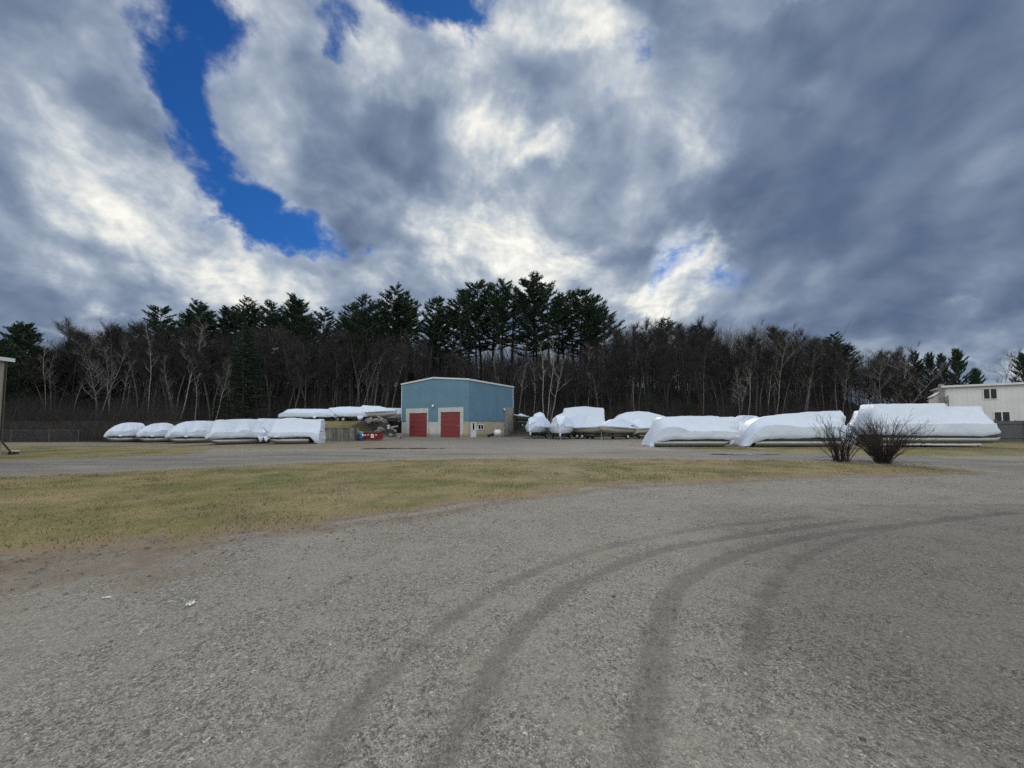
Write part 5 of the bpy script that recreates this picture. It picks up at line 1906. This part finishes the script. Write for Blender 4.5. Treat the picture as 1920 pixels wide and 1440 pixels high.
def motorboat(loc, yaw, L, B, ridge, label, group, seed, hullm=None, z0=0.52, skirt=0.16, motor=False, rw=0.14, deep=None, stripe=True, crumple=0.03, tip=False, sag=0.08):
    """Wrapped V-hull boat, bow towards +x: moulded hull, film cover, sometimes an outboard at the stern."""
    o = empty("wrapped_motorboat", loc, yaw, label, "boat", group)
    hullm = hullm or HULL
    st = np.linspace(0, 1, 22)
    beam = lambda s: B / 2 * (0.90 + 0.10 * min(1, s / .25)) * (1 if s < .45 else max(0.015, 1 - ((s - .45) / .55) ** 2.3))
    keel = lambda s: z0 + (0 if s < .6 else 0.62 * ((s - .6) / .4) ** 2.0)
    gun = lambda s: z0 + 0.78 + 0.30 * s ** 1.6
    rings = []
    for s in st:
        x = (s - .5) * L
        b, k, g = beam(s), keel(s), gun(s)
        ch = k + (g - k) * (0.34 + 0.12 * s)
        half = [(0, k), (b * .42, k + (ch - k) * .52), (b * .80, ch), (b * .815, ch + .03), (b * .93, ch + (g - ch) * .5), (b, g - .06), (b + .02, g - .03), (b - .01, g)]
        ring = [Vector((x, -y, z)) for y, z in half[::-1]] + [Vector((x, y, z)) for y, z in half[1:]]
        rings.append(ring)
    h = MB().loft(rings, closed=False, smooth=True)
    h.add(rings[0], [tuple(range(len(rings[0])))])
    for s in (-1, 1):       # spray rails
        for f_, z_ in ((.42, .55), (.62, .78)):
            pts = []
            for q in st[2:-3]:
                b, k, g = beam(q), keel(q), gun(q)
                ch = k + (g - k) * (0.34 + 0.12 * q)
                pts.append(((q - .5) * L, s * b * f_ * 1.02, k + (ch - k) * z_ - .01))
            h.tube(pts, 0.018, 4)
    hull = h.build("hull", hullm, o)
    if stripe:
        for s in (-1, 1):
            rs = []
            for q in st[:-1]:
                b, k, g = beam(q), keel(q), gun(q)
                ch = k + (g - k) * (0.34 + 0.12 * q)
                zz = ch + (g - ch) * .72
                yb = b * .965
                rs.append([Vector(((q - .5) * L, s * (yb + .012), zz - .035)), Vector(((q - .5) * L, s * (yb + .02), zz + .035)), Vector(((q - .5) * L, s * (yb - .03), zz + .03)), Vector(((q - .5) * L, s * (yb - .03), zz - .03))])
            MB().loft(rs, closed=True).build("stripe", HULLD, hull)
    sk = deep or [(0, skirt), (1, skirt)]
    zh = [(s, gun(s) - prof(sk, s)) for s in st]
    zs = [(s, gun(s) + 0.03) for s in st]
    w = [(s, beam(s) + 0.045) for s in st]
    zt = [(s, max(prof(ridge, s) + z0, gun(s) + .05)) for s in np.linspace(0, 1, 45)]
    wh = [(s, max(0.5, 1 - 0.35 * prof(sk, s) / .9)) for s in st]
    c = cover_mesh(L + .12, zt, w, zs, zh, seed, rw, wh=wh, crumple=crumple, sag=sag)
    if tip:
        zb = prof(zh, .97)
        c.add([(L / 2 - .25, -.20, zb + .12), (L / 2 + .02, 0, zb + .2), (L / 2 - .25, .20, zb + .12), (L / 2 - .08, -.06, zb - .42), (L / 2 - .03, .05, zb - .45)], [(0, 1, 4, 3), (1, 2, 4), (0, 3, 4, 2)])
    c.build("cover", FILM, o)
    if motor:
        x = -L / 2 - .3
        mo = MB().loft([[Vector((x + dx * k3, dy * k3, z0 + z)) for dx, dy in ((-.26, -.15), (.22, -.17), (.26, 0), (.22, .17), (-.26, .15), (-.32, 0))] for z, k3 in ((.55, .75), (.62, 1), (.9, 1.02), (1.05, .85), (1.1, .4))], True, True).build("outboard", DARK, o)
        MB().box(x - .1, x + .08, -.05, .05, z0 - .25, z0 + .55).box(x - .22, x + .2, -.09, .09, z0 - .12, z0 - .09).tube([(x - .3, 0, z0 - .25), (x + .12, 0, z0 - .25)], [.05, .07], 8).build("lower_unit", DARK, mo)
        MB().box(x + .1, x + .31, -.14, .14, z0 + .25, z0 + .70).build("bracket", GALVT, mo)
    return o


# --- the row on the left, parked side by side
LROW = [  # column of the near left end, distance, yaw, length, ridge height, label
    (196, 37.0, 48, 3.5, 1.90, "white wrapped pontoon boat at the left end of the row, beside the red leaved shrub"),
    (256, 36.6, 48, 3.4, 1.88, "second white wrapped pontoon boat of the left row, the lowest roofed"),
    (312, 35.2, 46, 4.3, 2.08, "third white wrapped pontoon boat of the left row, with a long rounded roof"),
    (387, 32.5, 45, 4.6, 2.18, "fourth white wrapped pontoon boat of the left row, above a dark hull side"),
]
for i, (px, Y, yw, L, zr, lab) in enumerate(LROW):
    a = at(px, 800, Y)
    yw = R(yw)
    cx, cy = a.x + math.cos(yw) * L / 2, Y + math.sin(yw) * L / 2
    top_ = [[(.10, .66), (.20, .84), (.34, .97), (.46, 1.0), (.70, .99), (.745, .97), (.82, .76), (.93, .56)],
            [(.08, .62), (.16, .78), (.30, .92), (.50, 1.0), (.62, .99), (.72, .94), (.82, .76), (.93, .58)],
            [(.08, .64), (.20, .86), (.34, .96), (.50, 1.0), (.76, .985), (.80, .97), (.88, .76), (.95, .55)],
            [(.05, .70), (.12, .92), (.20, .97), (.28, .955), (.36, .98), (.55, 1.0), (.78, .99), (.86, .95), (.93, .6)]][i]
    rd = [(0, 0.62), (0.03, 0.95)] + [(p, q * zr) for p, q in top_] + [(1, .62)]
    pontoon_boat((cx, cy, hz(cx, cy)), yw, L, 2.3, rd, [(0, .62), (.05, .98), (.10, 1.06), (.45, 1.08), (.47, 1.22), (.62, 1.24), (.66, 1.08), (.9, 1.0), (1, .62)], [(0, .56), (.04, .58), (.5, .60), (.85, .58), (1, .50)], lab, "boats of the left row", 3.1 + i * 2.7,
                 tr=0.25, base=0.02, nose=-1, flap=((0.80, -1, 0.5, 0.5),) if i == 3 else ((0.30, -1, 0.4, 0.15),), crumple=0.085, rw=[(0, .2), (.2, .5), (.75, .5), (1, .2)], sag=.02, ws=[(0, .75), (.03, 1.05), (.08, 1.15), (.8, 1.15), (.95, 1.0), (1, .6)])
cx, cy = at(508, 800, 38.6).x, 38.6
zr = 2.3
pontoon_boat((cx, cy, hz(cx, cy)), R(45), 5.0, 2.3, [(0, .6), (.06, 1.2), (.15, 2.0), (.3, zr), (.8, zr), (.92, 1.4), (1, .6)], [(0, .5), (.1, .95), (.9, .95), (1, .5)], [(0, .42), (1, .42)], "white wrapped pontoon boat half hidden between the fourth boat and the flared one", "boats of the left row", 21.0, tr=0.25, base=0.02, nose=-1, crumple=0.05)
cx, cy = at(556, 800, 34.8).x, 34.8
zr = 2.28
o = pontoon_boat((cx, cy, hz(cx, cy)), R(14), 4.3, 2.3, [(0, .7), (.03, 1.6), (.10, 2.02), (.20, 2.18), (.32, zr), (.5, zr), (.7, 2.16), (.97, 2.14), (1, 2.1)],
             [(0, .6), (.08, 1.0), (.6, 1.05), (.9, 1.0), (1, .9)], [(0, .6), (.6, .62), (.82, .56), (.93, .14), (1, .06)], "white wrapped boat ending the left row, its film flaring to the ground", "boats of the left row", 33.0,
             ws=[(0, .7), (.04, 1.05), (.1, 1.15), (.85, 1.15), (.95, 1.28), (1, 1.3)], rw=[(0, .1), (.2, .25), (.8, .3), (1, .5)], tr=0.25, base=0.02, nose=-1, tubes=(.06, .8), flap=((0.02, -1, 0.5, 0.45), (0.22, -1, .55, .12)), crumple=0.06)

# --- boats on the terrace above the concrete wall
TER = [(527, 627, 51.0, 766.5, 782, 0.0, "wrapped boat at the left end of the terrace row"), (612, 690, 53.5, 762.5, 781, 0.05, "wrapped boat in the middle of the terrace row")]
for i, (pa, pb, Y, pt, ph, yw, lab) in enumerate(TER):
    xa, xb = at(pa, 800, Y).x, at(pb, 800, Y).x
    L = xb - xa
    cx = (xa + xb) / 2
    g = hz(cx, Y)
    zr = (HOR - pt) * Y / F + EYE - g - 0.5
    zh = (HOR - ph) * Y / F + EYE - g - 0.5
    rd = [(0, zh + .1), (.06, zr * .62 + zh * .38), (.13, zr * .93), (.3, zr), (.7, zr * .985), (.9, zr * .93), (1, zh + .4)] if i == 0 else [(0, zh + .3), (.08, zr * .86), (.3, zr * .97), (.6, zr), (.85, zr * .96), (1, zr * .5)]
    pontoon_boat((cx, Y, g + 0.5), yw, L, 2.5, rd, [(0, zh + .1), (.08, zh + .5), (.9, zh + .5), (1, zh + .1)], [(0, zh), (.5, zh - .02), (1, zh)], lab, "boats on the terrace", 41.0 + i * 5, tr=0.2, base=0.0, nose=-1, flap=((.72, -1, .6, .3),) if i == 0 else ((.88, -1, .9, .85),), crumple=.05)
    trailer((cx, Y, g), yw, L * .9, 2.2, "dark boat trailer under the terrace row's " + ("left boat" if i == 0 else "middle boat"), "trailers on the terrace", 2, 0.44, 0.8)
Y = 54.0
cx = at(707, 800, Y).x
g = hz(cx, Y)
zt = (HOR - 760.5) * Y / F + EYE - g
motorboat((cx, Y, g), R(2), 5.4, 2.2, [(0, zt * .55), (.15, zt * .80), (.35, zt - .55), (.55, zt - .57), (.75, zt - .85), (.9, zt - 1.1), (1, zt - 1.4)], "wrapped motorboat with grey hull at the terrace row, bow towards the blue building", "boats on the terrace", 55.0, HULLW, 0.50, .12, crumple=.03)
trailer((cx, Y, g), R(2), 4.8, 2.0, "dark boat trailer under the terrace motorboat", "trailers on the terrace", 1, 0.44, 1.0)
Y = 60.0
cx = at(742, 800, Y).x - 1.0
g = hz(cx, Y)
motorboat((cx, Y, g), R(8), 5.6, 2.2, [(0, 1.4), (.2, 1.9), (.8, 1.9), (1, 1.3)], "wrapped boat partly hidden behind the blue building's left corner", "boats on the terrace", 58.0, HULLW, 0.5, .2)
trailer((cx, Y, g), R(8), 5.0, 2.0, "trailer under the boat behind the blue building's corner", "trailers on the terrace", 1, 0.44, 0.6)

# --- the small one on the bank right of the blue building
Y = 60.5
cx = at(978, 800, Y).x
g = (HOR - 781.5) * Y / F + EYE
g0 = hz(cx, Y)
motorboat((cx, Y, g0), R(170), 2.3, 1.3, [(0, .75), (.3, 1.0), (.55, 1.25), (.7, 1.1), (1, .8)], "little white wrapped boat on the bank right of the blue building", None, 61.0, HULLD, max(0.35, g - g0 - .72), .1, rw=.06)
trailer((cx, Y, g0), R(170), 2.2, 1.1, "little trailer under the boat on the bank", None, 1, max(.33, g - g0 - .78), 0.5)

# --- the cluster of motorboats right of the building
def mb_at(px, Y, yaw, L, B, ridge, label, seed, **kw):
    x = at(px, 800, Y).x
    g = hz(x, Y)
    o = motorboat((x, Y, g), R(yaw), L, B, ridge, label, "motorboats right of the blue building", seed, **kw)
    return o, x, g


GT = "trailers under the motorboats"
o, x, g = mb_at(1007, 49.5, -112, 5.6, 2.9, [(0, 1.9), (.22, 2.2), (.30, 2.85), (.33, 2.85), (.42, 2.25), (.6, 2.2), (.8, 1.95), (.93, 1.6), (1, 1.25)], "wrapped motorboat with a sharp film peak, nearest the blue building", 71.0, deep=[(0, .3), (.5, .55), (.85, .7), (1, .75)], tip=True, crumple=.06, rw=[(0, .5), (.27, .5), (.30, .1), (.33, .1), (.38, .6), (.8, .55), (1, .1)], sag=-.05)
trailer((x, 49.5, g), R(-112), 5.0, 2.0, "trailer under the boat with the film peak", GT, 1, .44, .2)
o, x, g = mb_at(1052, 46.6, -100, 5.4, 3.1, [(0, 2.0), (.3, 2.3), (.55, 2.3), (.8, 1.85), (.93, 1.45), (1, 1.15)], "wrapped motorboat facing the lot, film hanging in a point at its bow", 73.0, deep=[(0, .3), (.5, .55), (.85, .75), (1, .8)], tip=True, crumple=.06, rw=[(0, .5), (.6, .55), (.9, .3), (1, .1)], sag=-.05)
trailer((x, 46.6, g), R(-100), 4.8, 2.0, "trailer under the boat with the hanging bow point", GT, 1, .44, .2)
o, x, g = mb_at(1104, 47.4, -46, 6.2, 2.5, [(0, 1.9), (.2, 2.4), (.5, 2.4), (.75, 1.9), (.9, 1.5), (1, 1.2)], "wrapped motorboat showing its bone coloured hull, bow to the lot", 75.0, skirt=.14)
trailer((x, 47.4, g), R(-46), 5.6, 2.1, "trailer under the bone coloured hull with bow to the lot", GT, 2, .44, .3)
o, x, g = mb_at(1156, 46.0, -142, 6.0, 2.5, [(0, 1.3), (.2, 1.75), (.45, 1.95), (.7, 1.75), (.9, 1.3), (1, 1.1)], "wrapped motorboat with ribbed bone hull, bow pointing to the blue building", 77.0, skirt=.12)
trailer((x, 46.0, g), R(-142), 5.4, 2.1, "trailer under the ribbed bone hull", GT, 1, .44, .4)
o, x, g = mb_at(1216, 47.8, 28, 5.0, 2.4, [(0, 1.35), (.2, 1.85), (.5, 2.0), (.8, 1.6), (1, 1.2)], "wrapped motorboat with black outboard at its stern", 79.0, hullm=HULLW, skirt=.12, motor=True)
trailer((x, 47.8, g), R(28), 4.6, 2.0, "trailer under the boat with the black outboard", GT, 1, .44, .4, GALVT)
# bigger boats behind them
for px0, px1, Y, pts, lab, sd in [(1036, 1132, 54.0, [(1036, 786), (1044, 779), (1056, 774), (1057, 766), (1075, 763.5), (1096, 762), (1112, 764), (1131, 765), (1132, 766)], "tall wrapped boat with square hardtop end behind the motorboats", 83.0),
                                  (1150, 1246, 53.0, [(1150, 787), (1160, 778), (1176, 773), (1196, 771), (1215, 772.5), (1232, 777), (1246, 781)], "long wrapped boat with arched roof behind the motorboats", 87.0)]:
    xa, xb = at(px0, 800, Y).x, at(px1, 800, Y).x
    L = xb - xa
    cx = (xa + xb) / 2
    g = hz(cx, Y)
    rd = [((p - px0) / (px1 - px0), (HOR - q) * Y / F + EYE - g - 0.5) for p, q in pts]
    pontoon_boat((cx, Y, g + .5), 0, L, 2.5, rd, [(0, 1.0), (.05, 1.35), (.95, 1.4), (1, 1.3)], [(0, .5), (1, .5)], lab, "tall boats behind the motorboats", sd, ws=[(0, .8), (.05, 1.15), (.12, 1.25), (.95, 1.25), (1, 1.15)], rw=.3, tr=.25, base=0, crumple=.04)
    trailer((cx, Y, g), 0, L * .85, 2.2, "trailer under the " + ("tall boat with hardtop" if px0 < 1100 else "long boat with arched roof"), "trailers behind the motorboats", 2, .44, .5)


# --- the long boats on the right
def long_boat(px0, px1, Y, pts, zs, zh, label, seed, base=0.03, tr=.24, **kw):
    xa, xb = at(px0, 800, Y - 1.0).x, at(px1, 800, Y - 1.15).x      # the flank that faces the lot
    L = xb - xa
    cx = (xa + xb) / 2
    g = hz(cx, Y)
    cv = lambda l: [((p - px0) / (px1 - px0), (HOR - q) * (Y - 0.6) / F + EYE - g) for p, q in l]
    return pontoon_boat((cx, Y, g), 0, L, 2.5, cv(pts), cv(zs), cv(zh), label, "long boats on the right", seed, tr=tr, base=base, **kw), cx, g, L


Y = 30.0
long_boat(1217, 1390, Y, [(1217, 834), (1221, 824), (1228, 808), (1236, 794), (1243, 784), (1248, 782), (1290, 780.5), (1340, 780), (1356, 780.5), (1357, 782), (1385, 782), (1390, 784)],
          [(1217, 836), (1222, 827), (1230, 816), (1240, 804), (1248, 801), (1272, 801), (1290, 807), (1330, 808), (1380, 808), (1390, 809)],
          [(1217, 839), (1226, 838), (1231, 826), (1260, 823), (1330, 822), (1365, 823), (1390, 819)],
          "long white wrapped pontoon boat with level roof and crumpled left end", 91.0, ws=[(0, .9), (.04, 1.1), (.1, 1.25), (.9, 1.25), (1, 1.1)], rw=[(0, .2), (.12, .5), (1, .5)], tubes=(.05, .89), crumple=.07, wh=[(0, 1.02), (.06, 1.0), (1, 1)], sag=.0)
Y = 30.2
long_boat(1392, 1593, Y, [(1392, 834), (1397, 826), (1404, 812), (1413, 800), (1422, 790), (1436, 784), (1460, 780), (1500, 775.5), (1540, 772.5), (1570, 771), (1592, 770.5), (1593, 772)],
          [(1392, 836), (1400, 826), (1414, 810), (1424, 802), (1440, 797), (1470, 797), (1490, 800), (1540, 800), (1593, 799)],
          [(1392, 837), (1403, 836), (1410, 828), (1430, 822.5), (1500, 820.5), (1560, 819.5), (1593, 819)],
          "long white wrapped pontoon boat with roof rising to a square right end", 93.0, ws=[(0, .9), (.05, 1.1), (.12, 1.25), (.96, 1.25), (1, 1.2)], rw=[(0, .2), (.14, .5), (1, .5)], tubes=(.11, .96), crumple=.07, wh=[(0, 1.02), (.06, 1.0), (1, 1)], sag=.0)
Y = 34.0
x0_, x1_ = at(1352, 800, Y).x, at(1412, 800, Y).x
cx = (x0_ + x1_) / 2
motorboat((cx, Y, hz(cx, Y)), R(95), 5.0, 2.6, [(0, 1.9), (.15, 2.05), (.4, 2.1), (.7, 1.7), (1, 1.2)], "white wrapped boat with rounded top peeping between the two long boats", None, 95.0, HULLW, .4, .2, crumple=.05)
trailer((cx, Y, hz(cx, Y)), R(95), 4.4, 2.0, "trailer under the boat between the two long boats", None, 1, .36, .4)
Y = 29.6
o, cx, g, L = long_boat(1640, 1882, Y, [(1640, 800), (1644, 786), (1650, 760), (1653, 757.5), (1700, 757), (1792, 756), (1794, 762), (1830, 762), (1861, 761.5), (1864, 768), (1870, 790), (1876, 806), (1882, 814)],
          [(1640, 800), (1655, 795), (1700, 794), (1800, 794), (1866, 794), (1874, 806), (1882, 815)],
          [(1640, 815), (1700, 815.5), (1800, 816.5), (1840, 817), (1868, 813), (1882, 813)],
          "longest white wrapped pontoon boat with stepped flat roof, far right of the lot", 97.0, base=.30, ws=[(0, 1.1), (.05, 1.25), (.93, 1.25), (.97, 1.15), (1, .8)], rw=.55, tubes=(.05, .995), crumple=.045, sag=.0)
tr_ = trailer((cx, Y, g), 0, L * .9, 1.7, "galvanised trailer under the longest wrapped boat", None, 2, .30, .1, GALVT)
MB().box(-L * .5, L * .33, -1.02, -.94, .16, .27).build("side_beam", RIM, tr_)
Y = 33.5
long_boat(1600, 1720, Y, [(1600, 824), (1604, 808), (1612, 795), (1625, 786), (1626, 770), (1640, 769), (1700, 769), (1720, 770)],
          [(1600, 826), (1606, 815), (1620, 805), (1640, 800), (1720, 800)], [(1600, 832), (1610, 831), (1620, 822), (1720, 820)],
          "white wrapped boat with crumpled stern behind the two bare shrubs", 99.0, ws=[(0, .9), (.1, 1.2), (1, 1.25)], crumple=.07)

# --- the two bare shrubs on the lawn's tip
def shrub(px, py, H, spread, seed, label, n_st, n_tw):
    c = gnd(px, py)
    r = random.Random(seed)
    o = empty("bare_shrub", (c.x, c.y, hz(c.x, c.y) + .03), 0, label, "shrub", None)
    st, tw = MB(), MB()
    for i in range(n_st):
        a = r.uniform(0, 6.28)
        out = spread * r.random() ** 0.7
        h = H * r.uniform(0.55, 1.0) * (1 - 0.25 * (out / spread) ** 2)
        b = Vector((math.cos(a) * r.uniform(.02, .28), math.sin(a) * r.uniform(.02, .28), -.05))
        pts, rad = [], []
        bow = r.uniform(.25, .6)
        wob = Vector((r.gauss(0, .04), r.gauss(0, .04), 0))
        for k in range(8):
            t = k / 7
            rr_ = out * (t * (1 - bow) + bow * t ** 2)
            pts.append(b + Vector((math.cos(a) * rr_, math.sin(a) * rr_, h * (t ** 0.85))) + wob * math.sin(t * 6))
            rad.append(0.013 * (1 - t) + 0.0022)
        st.tube(pts, rad, 5, caps=False)
        for j in range(n_tw):
            t = r.uniform(1.2, 6.9) if r.random() < .8 else r.uniform(.3, 2)
            q = pts[int(t)].lerp(pts[int(t) + 1], t - int(t))
            d = ((pts[int(t) + 1] - pts[int(t)]).normalized() + rand_dir(r, .1) * .75).normalized()
            ln = r.uniform(.12, .5)
            q1 = q + d * ln * .5 + Vector((r.gauss(0, .02), r.gauss(0, .02), r.gauss(0, .02)))
            q2 = q1 + d * ln * .5 + Vector((r.gauss(0, .04), r.gauss(0, .04), .03))
            tw.tube([q, q1, q2], [.0045, .0035, .0015], 3, caps=False)
            for m_ in range(3):          # buds and clinging scraps of leaf
                if r.random() < .45:
                    e = q.lerp(q2, r.random())
                    u = rand_dir(r) * r.uniform(.006, .016)
                    v = u.orthogonal().normalized() * r.uniform(.005, .012)
                    tw.add([e - u, e + v, e + u, e - v], [(0, 1, 2, 3)])
    st.build("stems", SHRUBB, o)
    tw.build("twigs", SHRUBT, o)


SHRUBB = bark_mat("shrub_bark", (0.026, 0.022, 0.021), (0.060, 0.051, 0.049))
SHRUBT = bark_mat("shrub_twigs", (0.028, 0.0225, 0.021), (0.068, 0.054, 0.050))
shrub(1577, 866, 2.15, 1.5, 4, "bare twiggy shrub on the lawn's tip, the narrower of two", 42, 18)
shrub(1656, 869, 2.2, 1.6, 9, "broad bare shrub with dense dark twigs on the lawn's tip", 98, 21)
